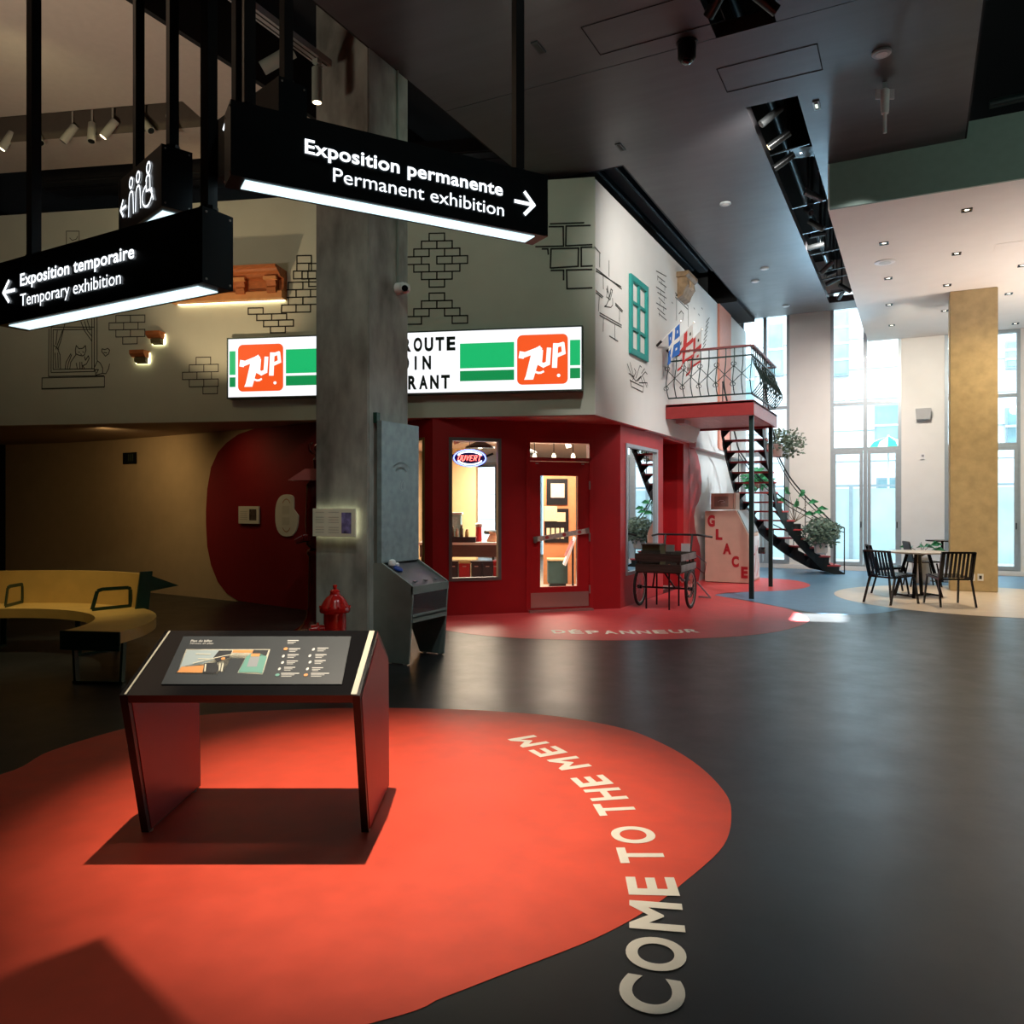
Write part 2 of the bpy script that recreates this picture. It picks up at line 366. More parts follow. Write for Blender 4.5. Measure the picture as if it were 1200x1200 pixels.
# painted shape: columns between upper and lower outline, in pixels of the wall elevation
left = [(242, 600, 612), (243.5, 573, 640), (248, 548, 662), (256, 530, 682), (266, 519, 695), (280, 509, 704), (300, 501, 711), (330, 497, 722), (352, 495, 728), (372, 494, 732)]
q = MB(); vs = []; fs = []
for (px, yt, yb) in left:
    pt, _ = on_curve(px, yt); pb, _ = on_curve(px, yb); pt.z = min(pt.z, 2.695); pb.z = max(pb.z, .004); vs += [pb, pt]
for i in range(len(left)-1): fs.append((2*i, 2*i+1, 2*i+3, 2*i+2))
q.add(vs, fs); o = q.build('painted_shape', M_blob); struct(o); o.name = 'trim_4'
# short black doorway reveal at far left
b = MB(); b.prism([cw(-9.87, 15.3), cw(-13.5, 15.9), cw(-13.5, 16.1), cw(-9.87, 15.5)], (0, 0, 2.7)); struct(b.build('wall_left_recess', M_void))

# ---- red storefront
A_, B_ = Vector((1.5875, 11.5, 0)), Vector((-1.077, 10.65, 0)); LF = (A_-B_).length; dF = (A_-B_)/LF
FA, FB = cw(A_.x, A_.y), cw(B_.x, B_.y); DF = (FA-FB).normalized(); NF = Vector((DF.y, -DF.x, 0))
PFa = Plane(FB, NF)
holes = [(.23, .965, .50, 2.43), (1.335, 2.36, .0, 2.46)]
o = wall_holes(FB, FA, 0, 2.7, .12, holes, 'wall_storefront', M_red); struct(o)
FC_ = cw(-1.95, 11.5); o = wall_holes(FC_, FB, 0, 2.7, .12, [(.35, (FB-FC_).length-.17, .50, 2.43)], 'wall_storefront_left', M_red); struct(o)
# side face
o = wall_holes((-3.85, FA.y), (-3.85, 14.9), 0, 2.7, .12, [(11.19-FA.y, 12.8-FA.y, .46, 2.44), (13.15-FA.y, 14.48-FA.y, 0, 2.66)], 'wall_storefront_side', M_redpink); struct(o)
b = MB(); b.box(-3.97, -3.85, 14.9, 19.9, 0, 2.7); struct(b.build('wall_side_lower', M_wall2))
b = MB(); b.box(-4.45, -3.97, 14.48, 14.53, 0, 2.66); b.box(-4.45, -3.97, 13.10, 13.15, 0, 2.66); b.box(-4.50, -4.45, 13.10, 14.53, 0, 2.66); b.box(-4.5, -3.97, 13.1, 14.53, 2.66, 2.70)
struct(b.build('wall_recess', M_red))
# red painted edge flowing onto the white lower wall
pts = [(14.9, 2.66), (15.25, 2.63), (15.55, 2.5), (15.75, 2.28), (15.85, 2.0), (15.8, 1.75), (15.6, 1.58), (15.35, 1.47), (15.25, 1.3), (15.3, 1.1), (15.45, .9), (15.7, .7), (15.8, .45), (15.75, .2), (15.6, .003), (14.9, .003)]
b = MB(); b.quad([Vector((-3.844, y, z)) for y, z in pts]); o = b.build('trim_5', M_redpink); struct(o)

# ---- window wall (Y = 19.92) with glazed bays
WY = 19.92
bays = [(-11.6, -10.74), (-9.42, -9.17), (-8.40, -8.22), (-3.86, -2.71), (-1.79, -.29), (.57, 2.0), (3.0, 4.6), (5.6, 7.2)]
zt = [2.7]*3+[6.6]*2+[5.3]*3
o = wall_holes((8.0, WY), (-14, WY), 0, 7.3, -.25, [(8-x1, 8-x0, .06, z) for (x0, x1), z in zip(bays, zt)], 'wall_windows', M_wall2); struct(o)
wn = 0
for (x0, x1), z1 in zip(bays, zt):
    wn += 1
    T = thing('window_%d' % wn, ((x0+x1)/2, WY+.1, .06)); struct(T)
    fr = MB(); y0, y1 = WY+.02, WY+.14; w = .07
    for xx in (x0, x1-w): fr.box(xx, xx+w, y0, y1, .06, z1)
    fr.box(x0+w, x1-w, y0, y1, .06, .14); fr.box(x0+w, x1-w, y0, y1, z1-w, z1)
    mids = [(x0+x1)/2] if x1-x0 > 1.1 and z1 > 3 else []
    if z1 > 3:
        for z in (2.83, 3.89): fr.box(x0+.01, x1-.01, y0+.004, y1-.004, z-.035, z+.035)
    for xm in mids: fr.box(xm-.04, xm+.04, y0-.004, y1+.004, .10, z1-.03)
    fr.build('window_frame', M_frame, T)
    xs = [x0]+mids+[x1]; zs = [.1, 2.83, 3.89, z1-.03] if z1 > 3 else [.1, z1-.03]
    for i in range(len(xs)-1):
        for j in range(len(zs)-1):
            p = MB(); p.quad([(xs[i]+.02, WY+.08, zs[j]), (xs[i+1]-.02, WY+.08, zs[j]), (xs[i+1]-.02, WY+.08, zs[j+1]), (xs[i]+.02, WY+.08, zs[j+1])]); p.build('pane', G_win, T)
        if z1 > 3:   # sliding door leaf frame in the lower light
            f = MB(); a, c = xs[i]+.05, xs[i+1]-.05
            for xx in (a, c-.07): f.box(xx, xx+.07, WY-.01, WY+.05, .12, 2.79)
            f.box(a+.07, c-.07, WY-.01, WY+.05, .12, .20); f.box(a+.07, c-.07, WY-.01, WY+.05, 2.71, 2.79)
            d = f.build('sliding_leaf', M_frame, T)
            h = MB(); h.bar((c-.035, WY-.02, 1.05), (c-.035, WY-.05, 1.05), .02); h.bar((c-.035, WY-.05, 1.0), (c-.035, WY-.05, 1.14), .02); h.build('door_handle', M_blk, d)
b = MB(); b.box(-3.7, 8, 19.86, 19.915, 0, .10); struct(b.build('baseboard_back', M_white))

# ---- floor graphics
def decal(P, z, nm, m, label, cat='floor marking', n=6):
    P = [Vector((p.x, p.y, .0)) for p in P]; S = spline(P, n)
    q = MB(); q.prism([Vector((p.x, p.y, .0005)) for p in S], (0, 0, z)); o = q.build(nm, m); return tag(o, label, cat)
big = [(0, 908), (60, 880), (155, 852), (250, 837), (400, 830), (520, 831), (600, 835), (662, 841), (731, 854), (779, 873), (818, 897), (848, 927), (857, 952), (848, 991), (797, 1038), (755, 1069), (695, 1101), (590, 1142), (520, 1169), (430, 1201)]
decal([fl(*p) for p in big]+[cw(-1.5, 1.85), cw(-2.8, 1.9), cw(-3.6, 2.8), cw(-3.4, 3.9)], .0012, 'red_floor_circle', M_redfloor, 'large glossy red rounded shape on the dark floor under the map desk')
red2 = [(470, 726), (530, 740), (600, 747.5), (700, 750.5), (780, 749.5), (860, 746), (912, 740), (943, 731), (946, 724), (925, 714), (895, 708), (868, 703), (845, 699), (838, 697.3), (850, 695), (880, 693.5), (920, 692), (945, 688.5), (948, 684.5), (930, 680), (895, 677.3)]
decal([fl(*p) for p in red2]+[Vector((-3.84, 17.3, 0)), Vector((-3.84, 14.5, 0)), Vector((-3.84, 12, 0)), cw(1.5, 11.6), cw(0, 11.05), cw(-1.1, 10.72), cw(-1.7, 10.9)], .0014, 'coral_floor_shape', M_pinkfloor, 'coral red two-lobed floor shape in front of the red storefront and ice box')
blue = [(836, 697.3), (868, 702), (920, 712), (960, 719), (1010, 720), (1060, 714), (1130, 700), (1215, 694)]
decal([fl(*p) for p in blue]+[Vector((7.5, 15.5, 0)), Vector((7.6, 19.6, 0)), Vector((2, 19.8, 0)), Vector((-2, 19.8, 0)), Vector((-3.8, 19.6, 0)), Vector((-3.8, 17.4, 0))]+[fl(885, 680), fl(880, 692)], .0009, 'blue_floor_shape', M_bluefloor, 'blue floor area tinted with sky reflection, spreading from beside the post to the tall windows')
circ = [cw(7.6+2.25*math.cos(a), 12.6+2.25*math.sin(a)) for a in [k*math.pi/8 for k in range(16)]]
decal(circ, .002, 'sand_floor_circle', M_sand, 'pale sand coloured floor circle under the round table and chairs')
# welcome lettering round the big circle
lets = [('M', 617.6, 869.4, .20), ('E', 640.4, 881.4, .15), ('M', 665, 895, .20), ('E', 691.4, 916, .15), ('H', 707.6, 931.5, .165), ('T', 719, 949, .15), ('O', 739.4, 979, .185), ('T', 748.4, 1003, .15), ('E', 761, 1039, .15), ('M', 765.8, 1073.7, .20), ('O', 765, 1118, .20), ('C', 759.5, 1166, .185), ('L', 748, 1214, .14)]
cen = [fl(a, c) for _, a, c, _ in lets]; T = thing('floor_lettering', cen[6], 'cream capital letters COME TO THE MEM curving over the red floor circle', 'lettering')
for i, (ch, px, py, w) in enumerate(lets):
    t = (cen[max(i-1, 0)]-cen[min(i+1, len(cen)-1)]).normalized(); up = Vector((-t.y, t.x, 0)); c0 = cen[i]
    q = MB(); q.text(ch, c0-t*w/2-up*.1+Vector((0, 0, .0035)), t*w, up*.2, bold=.03); q.build('letter', M_white_vinyl, T)
word = 'DÉPANNEUR'; T = thing('floor_lettering', fl(735, 741), 'small cream word DÉPANNEUR on the coral floor before the shop door', 'lettering'); P0, P1 = fl(647, 742), fl(822, 741); tot = P1-P0
for i, ch in enumerate(word):
    k = (i+.5)/9; sag = -.10*(1-(2*k-1)**2); up = Vector((-tot.y, tot.x, 0)).normalized(); t = (tot.normalized()+up*(-.10*(4*(1-2*k))*-.25)).normalized()
    u2 = Vector((-t.y, t.x, 0)); w = tot.length/9*.80
    q = MB(); q.text(ch, P0+tot*k+up*sag-t*w/2+Vector((0, 0, .0035)), t*w, u2*.26, bold=.03); q.build('letter', M_white_vinyl, T)

# ---- concrete columns
b = MB(); b.box(-5.30, -4.646, 6.04, 6.70, 0, 7.3); PIL = tag(b.build('concrete_column', M_conc, bevel=.012), 'tall grey concrete column rising beside the hydrant, centre left', 'column')
b = MB(); b.box(.54, 1.27, 15.93, 16.65, 0, 5.30); tag(b.build('concrete_column', M_conc2, bevel=.012), 'tan lit concrete column behind the round table by the windows', 'column')
for (a, nm) in ((1139, 'a'), (1149, 'b')):
    p = ony(a, 676.5, 15.93); T = thing('wall_outlet', p, 'small white power outlet low on the tan column, %s one' % ('left' if nm == 'a' else 'right'), 'outlet', 'outlets on the tan column')
    q = MB(); q.box(p.x-.045, p.x+.045, 15.915, 15.93, p.z-.06, p.z+.06); q.build('cover_plate', M_white, T)
    q = MB(); q.box(p.x-.02, p.x+.02, 15.91, 15.916, p.z-.03, p.z+.03); q.build('socket', M_ink, T)
# ================================================================== hanging direction signs
E_txt = glow('sign_letter_light', (.90, .95, 1), 1.7); E_strip = glow('sign_strip_light', (.66, .90, .98), 1.5)
M_signblk = mat('sign_black_sheet', (.008, .014, .018), .3, .3, var=.1)
def hang_sign(front_r, dirc, backc, L, z0, label, poles, texts, h=.25, th=.12, flip=1, pole_lbl=None):
    """front_r: camera-frame xy of one lower front corner; dirc towards the other end; backc away"""
    P = cw(*front_r); d = cd(*dirc); bk = cd(*backc); T = thing('hanging_sign', P+d*L/2+bk*th/2+Vector((0, 0, z0)), label, 'sign')
    Z = Vector((0, 0, 1)); q = MB(); a = P+Z*z0; e = .012
    q.prism([a+d*e, a+d*(L-e), a+d*(L-e)+bk*th, a+d*e+bk*th], Z*h); q.build('sign_box', M_signblk, T)
    for s0 in (0, L-e):
        q = MB(); q.prism([a+d*s0-bk*.002, a+d*(s0+e)-bk*.002, a+d*(s0+e)+bk*(th+.002), a+d*s0+bk*(th+.002)], Z*h); cap = q.build('end_cap', M_signblk, T)
        sd = -1 if s0 == 0 else 1; base = a+d*(s0 if s0 == 0 else s0+e)
        for u in (.012, th-.012):
            for z in (.015, h-.015): c = base+bk*u+Z*z; q = MB(); q.cyl(c-d*sd*.001, c+d*sd*.003, .004, n=8); q.build('screw', M_steel, cap)
    q = MB(); q.prism([a+d*.05+bk*.02-Z*.003, a+d*(L-.05)+bk*.02-Z*.003, a+d*(L-.05)+bk*(th-.02)-Z*.003, a+d*.05+bk*(th-.02)-Z*.003], Z*.006); q.build('light_strip', E_strip, T)
    for s in poles:
        c = a+d*s+bk*th/2; q = MB(); q.bar(c+Z*(h-.01), Vector((c.x, c.y, 7.3)), .038, up=d); q.build('hanging_pole', M_blk, T)
        q = MB(); q.cyl(c+Z*(h+.01), c+Z*(h+.022)+bk*0, .03, n=10); q.build('pole_collar', M_blk, T)
    # face frame: o = viewer's left lower corner, u to the right, v up
    if flip > 0: o, u = a, d
    else: o, u = a+d*L, -d
    o = o-bk*.004
    for item in texts:
        if item[0] == 't':
            _, s, x, y, wd, ch, bold = item; w1, w2 = s.split(' ')
            fw = lambda t: (lambda v: max(p[0] for p in v)-min(p[0] for p in v))(text_geo(t, bold)[0])
            full = fw(s); a1, a2 = fw(w1), fw(w2)
            q = MB(); q.text(w1, o+u*x+Z*y, u*wd*a1/full, Z*ch, bold); q.build('lettering', E_txt, T)
            q = MB(); q.text(w2, o+u*(x+wd*(1-a2/full))+Z*y, u*wd*a2/full, Z*ch, bold); q.build('lettering', E_txt, T)
        elif item[0] == 'a':   # arrow: centre x,y size, sign direction
            _, x, y, sz, sg = item; q = MB(); c = o+u*x+Z*y; n = -bk
            q.strip([c-u*sz*.5*sg, c+u*sz*.5*sg], sz*.17, n); q.build('arrow_shaft', E_txt, T); q = MB(); q.strip([c+u*sz*.02*sg+Z*sz*.5, c+u*sz*.5*sg, c+u*sz*.02*sg-Z*sz*.5], sz*.17, n); q.build('arrow_head', E_txt, T)
        elif item[0] == 'l':
            _, pl, w = item; q = MB()
            for P_ in pl: q.strip([o+u*x+Z*y for x, y in P_], w, -bk)
            q.build('pictogram', E_txt, T)
    return T
# permanent exhibition
hang_sign((-.934, 2.605), (.874, .486), (-.486, .874), 1.235, 2.60, 'largest lit black sign reading Exposition permanente with arrow to the right', [.07, 1.13],
    [('t', 'Exposition permanente', .245, .125, .78, .052, .022), ('t', 'Permanent exhibition', .345, .045, .685, .052, 0), ('a', 1.125, .115, .085, 1)])
# temporary exhibition
hang_sign((-1.006, 2.556), (-.8685, .4957), (.4957, .8685), 1.235, 2.228, 'lit black sign at far left reading Exposition temporaire with arrow to the left', [.045, 1.08],
    [('t', 'Exposition temporaire', .175, .135, .71, .05, .022), ('t', 'Temporary exhibition', .175, .055, .635, .05, 0), ('a', .095, .125, .08, -1)], flip=-1)
# washrooms
def ring(cx, cy, rx, ry, a0=0, a1=360, n=14): return [(cx+rx*math.cos(math.radians(a0+(a1-a0)*k/n)), cy+ry*math.sin(math.radians(a0+(a1-a0)*k/n))) for k in range(n+1)]
pic = []
for x in (.165, .25): pic += [ring(x, .192, .02, .022), [(x-.03, .055), (x-.024, .135)]+ring(x, .135, .022, .02, 180, 0, 6)+[(x+.024, .135), (x+.03, .055)]]
pic += [ring(.37, .195, .02, .022), [(.345, .12), (.348, .15)]+ring(.365, .148, .022, .018, 180, 0, 6)+[(.39, .10), (.345, .105), (.345, .12)], ring(.355, .085, .055, .045, 110, 380), [(.39, .10), (.415, .07), (.425, .05)]]
hang_sign((-1.404, 3.15), (-.697, .717), (.717, .697), .51, 2.705, 'small lit black washroom sign with three figures hanging above the temporary exhibition sign', [.05, .44],
    [('l', pic, .009), ('a', .065, .11, .07, -1)], flip=-1)
hang_sign((-.89, 3.0), (-.727, .687), (.687, .727), .51, 2.895, 'small black sign half hidden behind the top of the permanent exhibition sign', [.05, .44],
    [('l', [[(.10, .05), (.10, .215)], [(.07, .19), (.10, .225), (.13, .19)]], .016)], flip=-1)

# ================================================================== map desk
def kx(xc, yc, z): return cw(xc, yc, z)
T = thing('map_desk', cw(-1.175, 3.87), 'low black sloping map desk with dark red inner sides on the red floor circle', 'map desk', rotz=TH)
X0, X1 = -1.69, -.655; prof = [(3.58, .012), (3.38, .685), (3.83, .892), (4.16, .70), (4.18, .012)]
M_dred = mat('dark_red_panel', (.24, .006, .010), .35, var=.05)
for xa, xb in ((X0, X0+.032), (X1-.032, X1)):
    q = MB(); q.prism([kx(xa, y, z) for y, z in prof], kx(xb, 0, 0)-kx(xa, 0, 0)); s = q.build('side_panel', M_blk, T)
    for xo in ((xa-.003, xa) if xa < -1 else (xb, xb+.003)), ((xb, xb+.003) if xa < -1 else (xa-.003, xa)):
        ins = [(3.605, .02), (3.415, .665), (3.83, .855), (4.145, .69), (4.165, .02)]; q = MB(); q.prism([kx(xo[0], y, z) for y, z in ins], kx(xo[1], 0, 0)-kx(xo[0], 0, 0)); q.build('red_lining', M_dred, s)
    for y in (3.62, 4.12): q = MB(); q.cyl(kx((xa+xb)/2, y, 0), kx((xa+xb)/2, y, .014), .018, n=10); q.build('foot', M_steel, s)
def top(u, v, off=0):   # u across 0..1, v from the front edge to the back 0..1 of the sloping top
    y = 3.38+(3.83-3.38)*v; z = .685+(.892-.685)*v; n = Vector((0, -.207, .45)).normalized()
    return kx(X0+(X1-X0)*u, y+n.y*off, z+n.z*off)
q = MB(); q.hexa([top(0, 0, -.04), top(1, 0, -.04), top(1, 1, -.03), top(0, 1, -.03), top(0, 0, 0), top(1, 0, 0), top(1, 1, 0), top(0, 1, 0)]); q.build('top_panel', M_blkgloss, T)
q = MB(); q.hexa([kx(X0, 3.83, .86), kx(X1, 3.83, .86), kx(X1, 4.16, .67), kx(X0, 4.16, .67), kx(X0, 3.83, .892), kx(X1, 3.83, .892), kx(X1, 4.16, .70), kx(X0, 4.16, .70)]); q.build('back_panel', M_blk, T)
for u in (.018, .962):
    q = MB(); q.hexa([top(u, .01, 0), top(u+.024 if u > .5 else u+.008, .01, 0), top(u+.024 if u > .5 else u+.008, .99, 0), top(u, .99, 0), top(u, .01, .003), top(u+.024 if u > .5 else u+.008, .01, .003), top(u+.024 if u > .5 else u+.008, .99, .003), top(u, .99, .003)])
    q.build('edge_strip', mat('pale_edge_strip', (.70, .66, .52), .3, var=.02), T)
TN = (top(.5, .5, 1)-top(.5, .5, 0)).normalized()
PT = Plane(top(.5, .5, .004), TN)
def tq(pxs, off=0): return [PT.P(x, y, off) for x, y in pxs]
Z1 = lambda x, y: (180+x/4.2857, 730+y/4.2857)   # from the enlarged crop
q = MB(); q.prism(tq([Z1(38, 308), Z1(945, 308), Z1(992, 68), Z1(150, 68)], -.003), TN*.004); q.build('map_sheet', mat('map_slate_sheet', (.045, .055, .062), .35, var=.05), T)
cm = {'pale': (.42, .52, .54), 'orange': (.80, .36, .12), 'green': (.16, .40, .33), 'cream': (.80, .78, .62), 'dark': (.03, .035, .04), 'grey': (.33, .36, .38)}
cmm = {k: mat('map_'+k, v, .4, var=0) for k, v in cm.items()}
def mp(name, col, polys, off):
    for p in polys: q = MB(); q.quad(tq([Z1(*a) for a in p], off)); q.build(name, cmm[col], T)
mp('map_outline', 'cream', [[(112, 255), (164, 133), (586, 133), (548, 260), (420, 252), (460, 178), (388, 178), (352, 250), (326, 248), (318, 262)]], .0010)
mp('map_area', 'pale', [[(125, 240), (168, 138), (330, 138), (318, 180), (250, 205), (130, 225)]], .0016)
mp('map_area', 'orange', [[(118, 250), (140, 222), (255, 214), (245, 252)], [(400, 137), (503, 137), (500, 152), (396, 150)]], .0020)
mp('map_area', 'dark', [[(330, 140), (396, 140), (380, 176), (320, 200), (300, 176)], [(255, 205), (318, 200), (330, 236), (312, 254), (248, 252)], [(503, 137), (578, 137), (566, 168), (490, 165)]], .0024)
mp('map_area', 'green', [[(426, 250), (466, 172), (492, 154), (535, 156), (570, 172), (545, 256), (520, 250)]], .0024)
mp('map_area', 'grey', [[(468, 222), (486, 172), (534, 172), (518, 222)]], .0028)
mp('map_area', 'orange', [[(492, 156), (536, 156), (532, 171), (488, 171)]], .0030)
q = MB(); 
for pl in ([(200, 205), (345, 170), (400, 160)], [(215, 158), (285, 160)], [(225, 182), (290, 184)], [(262, 210), (258, 245)], [(335, 205), (330, 240)], [(350, 205), (342, 245)]): q.strip(tq([Z1(*a) for a in pl], .0034), .006, TN)
q.build('map_lines', cmm['cream'], T)['kind'] = 'stuff'
def maptext(s, x, y, w, h, bold=0, col='white'):
    a, c, d = Z1(x, y), Z1(x+w, y), Z1(x+h*.45, y-h); O = PT.P(*a, .0014); q = MB(); q.text(s, O, PT.P(*c, .0014)-O, PT.P(*d, .0014)-O, bold); return q
M_mtx = mat('map_white_print', (.75, .75, .70), .5, var=0)
q = maptext('Plan du billet', 185, 96, 108, 11, .03); q2 = maptext('Niveau et plan', 183, 107, 116, 8); q.add(q2.v, q2.f)
for (x, y) in ((672, 97), (680, 138), (672, 168), (668, 200), (655, 232), (640, 262), (822, 135), (812, 168), (808, 198), (795, 234), (790, 262)):
    for k, (w, s) in enumerate(((70, 8), (52, 5), (40, 5))): q.quad(tq([Z1(x, y-6+k*7), Z1(x+w*(1.3 if y > 255 else .8), y-6+k*7), Z1(x+w*(1.3 if y > 255 else .8)+1, y-6+k*7-s*.45), Z1(x+1, y-6+k*7-s*.45)], .0014))
q.build('map_text', M_mtx, T)['kind'] = 'stuff'
q = MB()
for (x, y) in ((652, 168), (648, 200), (632, 232), (803, 134), (785, 166), (786, 198), (773, 232)):
    c = PT.P(*Z1(x, y), .0016); ux = (PT.P(*Z1(x+10, y), .0016)-c); uy = (PT.P(*Z1(x+4, y-9), .0016)-c); q.quad([c+ux*.7*math.cos(a)+uy*.8*math.sin(a) for a in [k*math.pi/4 for k in range(8)]])
q.build('map_icons', M_mtx, T)['kind'] = 'stuff'
for (x, y), cname in (((664, 133), 'orange'), ((622, 264), 'green'), ((765, 264), 'orange'), ((350, 182), 'orange')):
    q = MB(); c = PT.P(*Z1(x, y), .0038); ux = (PT.P(*Z1(x+11, y), .0038)-c); uy = (PT.P(*Z1(x+3, y-7), .0038)-c); q.quad([c+ux*math.cos(a)+uy*math.sin(a) for a in [k*math.pi/5 for k in range(10)]]); q.build('map_icon', cmm[cname], T)

# ================================================================== curved bench
T = thing('curved_bench', cw(-5, 6.75), 'curved yellow bench with backrest, hoop armrests and dark green end frames at far left', 'bench', rotz=0)
M_yel = mat('ochre_bench_paint', (.62, .40, .11), .35, var=.08, scale=5); M_dg = mat('dark_green_metal', (.012, .055, .035), .35, .2, var=.1)
def arc(r, a): return cw(-5+r*math.cos(math.radians(a)), 6.75+r*math.sin(math.radians(a)))
def ann(r0, r1, a0, a1, z0, z1, n=40, lean=0):
    q = MB(); vs = []; fs = []
    for k in range(n+1):
        a = a0+(a1-a0)*k/n
        for (r, z) in ((r0, z0), (r1, z0), (r1+lean, z1), (r0+lean, z1)): p = arc(r, a); vs.append((p.x, p.y, z))
    for k in range(n):
        for j in range(4): fs.append((4*k+j, 4*k+(j+1) % 4, 4*k+4+(j+1) % 4, 4*k+4+j))
    fs += [(3, 2, 1, 0), tuple(4*n+j for j in range(4))]; q.add(vs, fs); return q
ann(1.25, 1.77, -8, 185, .36, .455).build('seat', M_yel, T, smooth=True)
ann(1.73, 1.77, 47, 185, .455, .80, lean=.05).build('backrest', M_yel, T, smooth=True)
def rad(a): return (arc(1.5, a)-arc(0, 0)).normalized()
def tan_(a): return (arc(1.5, a+1)-arc(1.5, a-1)).normalized()
# end plate under the near end and legs
Z = Vector((0, 0, 1))
p0 = arc(1.235, -9); p1 = arc(1.785, -9); tn = tan_(-9)
q = MB(); q.prism([p0+Z*.30, p1+Z*.30, p1+Z*.46, p0+Z*.46], tn*.02); q.build('end_plate', M_dg, T, bevel=.004)
def uframe(a, r0=1.29, r1=1.73):
    q = MB(); c0, c1 = arc(r0, a), arc(r1, a); u = (c1-c0).normalized()
    q.bar(c0+Z*.40, c0+u*.02+Z*.012, .055, .02, up=u); q.bar(c1+Z*.40, c1-u*.02+Z*.012, .055, .02, up=u); q.bar(c0+Z*.012, c1+Z*.012, .055, .02); return q
for a in (-4, 60, 105, 150): uframe(a).build('leg', M_dg, T)
# backrest end frame with its wedge
a = 45.5; c = arc(1.72, a); u = rad(a); tn = tan_(a)
q = MB(); q.prism([c-u*.03+Z*.44, c+u*.10+Z*.44, c+u*.14+Z*.83, c+u*.02+Z*.83], tn*.025)
q.prism([c+u*.02+Z*.83, c+u*.07+Z*.62, c+u*.40-tn*.02+Z*.665, ], tn*.03); q.build('end_frame', M_dg, T)
for a, rr0, rr1 in ((52, 1.34, 1.72), (99, 1.34, 1.72), (140, 1.34, 1.72)):
    q = MB(); c0, c1 = arc(rr0, a), arc(rr1, a); u = (c1-c0).normalized()
    P_ = [c1+Z*.46, c1+Z*.64, c1-u*.02+Z*.66, c0+u*.10+Z*.665, c0+u*.05+Z*.65, c0+u*.0+Z*.47]
    for k in range(len(P_)-1): q.bar(P_[k], P_[k+1], .035, .012, up=tan_(a))
    q.bar(P_[-1], P_[0]+Z*.01, .035, .012, up=tan_(a)); q.build('armrest', M_dg, T)

# ================================================================== fire hydrant
hp = cw(-1.567, 6.95); T = thing('fire_hydrant', hp, 'glossy red fire hydrant at the foot of the grey column behind the map desk', 'hydrant')
M_hyd = mat('gloss_red_enamel', (.62, .015, .012), .18, var=.05, coat=.6)
q = MB(); q.lathe([(.15, 0), (.15, .03), (.115, .045), (.105, .08), (.10, .3), (.098, .56)], hp, 24); q.build('barrel', M_hyd, T, True)
q = MB(); q.lathe([(.128, .56), (.135, .575), (.135, .60), (.128, .61), (.10, .66), (.075, .695), (.05, .71), (.042, .73), (.045, .745), (.032, .76), (.016, .765), (.02, .80), (.006, .805)], hp, 24); bn = q.build('bonnet', M_hyd, T, True)
for k in range(10): a = k*math.pi/5; c = hp+Vector((math.cos(a)*.128, math.sin(a)*.128, .60)); q = MB(); q.cyl(c, c+Z*.02, .01, n=6); q.build('bolt', M_hyd, bn)
dl = cd(-1, -.35); q = MB(); c = hp+dl*.09+Z*.40; 
for a, b_, r0, r1 in ((0, .05, .055, .055), (.05, .07, .078, .078), (.07, .12, .062, .058), (.12, .135, .03, .03)): q.cyl(c+dl*a, c+dl*b_, r0, r1, 18)
q.build('side_cap', M_hyd, T, True)
dl2 = cd(.3, -1); q = MB(); c = hp+dl2*.09+Z*.36
for a, b_, r0, r1 in ((0, .04, .05, .05), (.04, .06, .068, .068), (.06, .1, .055, .05), (.1, .115, .022, .022)): q.cyl(c+dl2*a, c+dl2*b_, r0, r1, 18)
q.build('front_cap', M_hyd, T, True)
q = MB(); 
for k in range(6): a = -.3+k*.2; q.tube([hp+dl*.20+Z*(.36-.0*k)+Vector((0, 0, -.03*k*.3)), hp+dl*.17+Z*.33, hp+dl*.12+Z*(.30)], .008, 6)
q.build('chain', M_hyd, T)

# ================================================================== old red fire alarm post, mostly behind the column
rp = cw(-2.31, 9.35); T = thing('alarm_post', rp, 'dark red cast iron alarm post with sloping hood, half hidden behind the grey column', 'post')
M_rp = mat('dark_red_enamel', (.15, .004, .005), .25, var=.05, coat=.4)
q = MB(); q.lathe([(.30, 0), (.30, .02), (.24, .05), (.18, .10), (.14, .18), (.12, .30), (.11, .9), (.13, .93), (.13, .97), (.08, 1.0)], rp, 20); q.build('column', M_rp, T, True)
q = MB(); q.lathe([(.10, 1.0), (.14, 1.04), (.15, 1.30), (.14, 1.75), (.10, 1.8)], rp, 12); q.build('alarm_box', M_rp, T, True)
u = cd(1, 0); v = cd(0, 1); q = MB(); c = rp+Z*1.82
q.hexa([c-u*.30-v*.22-Z*.02, c+u*.30-v*.22-Z*.02, c+u*.30+v*.2-Z*.02, c-u*.30+v*.2-Z*.02, c-u*.13-v*.10+Z*.12, c+u*.13-v*.10+Z*.12, c+u*.13+v*.1+Z*.12, c-u*.13+v*.1+Z*.12]); q.build('hood', mat('lit_red_enamel', (.45, .10, .10), .2, var=.03), T)  # hood painted pinkish for the light it reflects
q = MB(); q.lathe([(.05, 1.94), (.06, 2.05), (.035, 2.08), (.03, 2.14), (.05, 2.17), (.045, 2.22), (.01, 2.25)], rp, 14); q.build('finial', M_rp, T, True)
q = MB(); q.tube([rp-u*.03+Z*2.1, rp-u*.10+Z*2.16, rp-u*.11+Z*2.22, rp-u*.06+Z*2.25], .015); q.build('scroll', M_rp, T, True)
q = MB(); q.tube([rp+Z*1.12-v*.08, rp-u*.14+Z*1.12-v*.1, rp-u*.24+Z*1.08-v*.12], [.05, .045, .03], 8)
for k in range(4): q.tube([rp-u*(.06+.03*k)+Z*(1.15)-v*.12, rp-u*(.05+.03*k)+Z*1.10-v*.17], .012)
q.build('bracket_arm', M_rp, T, True)

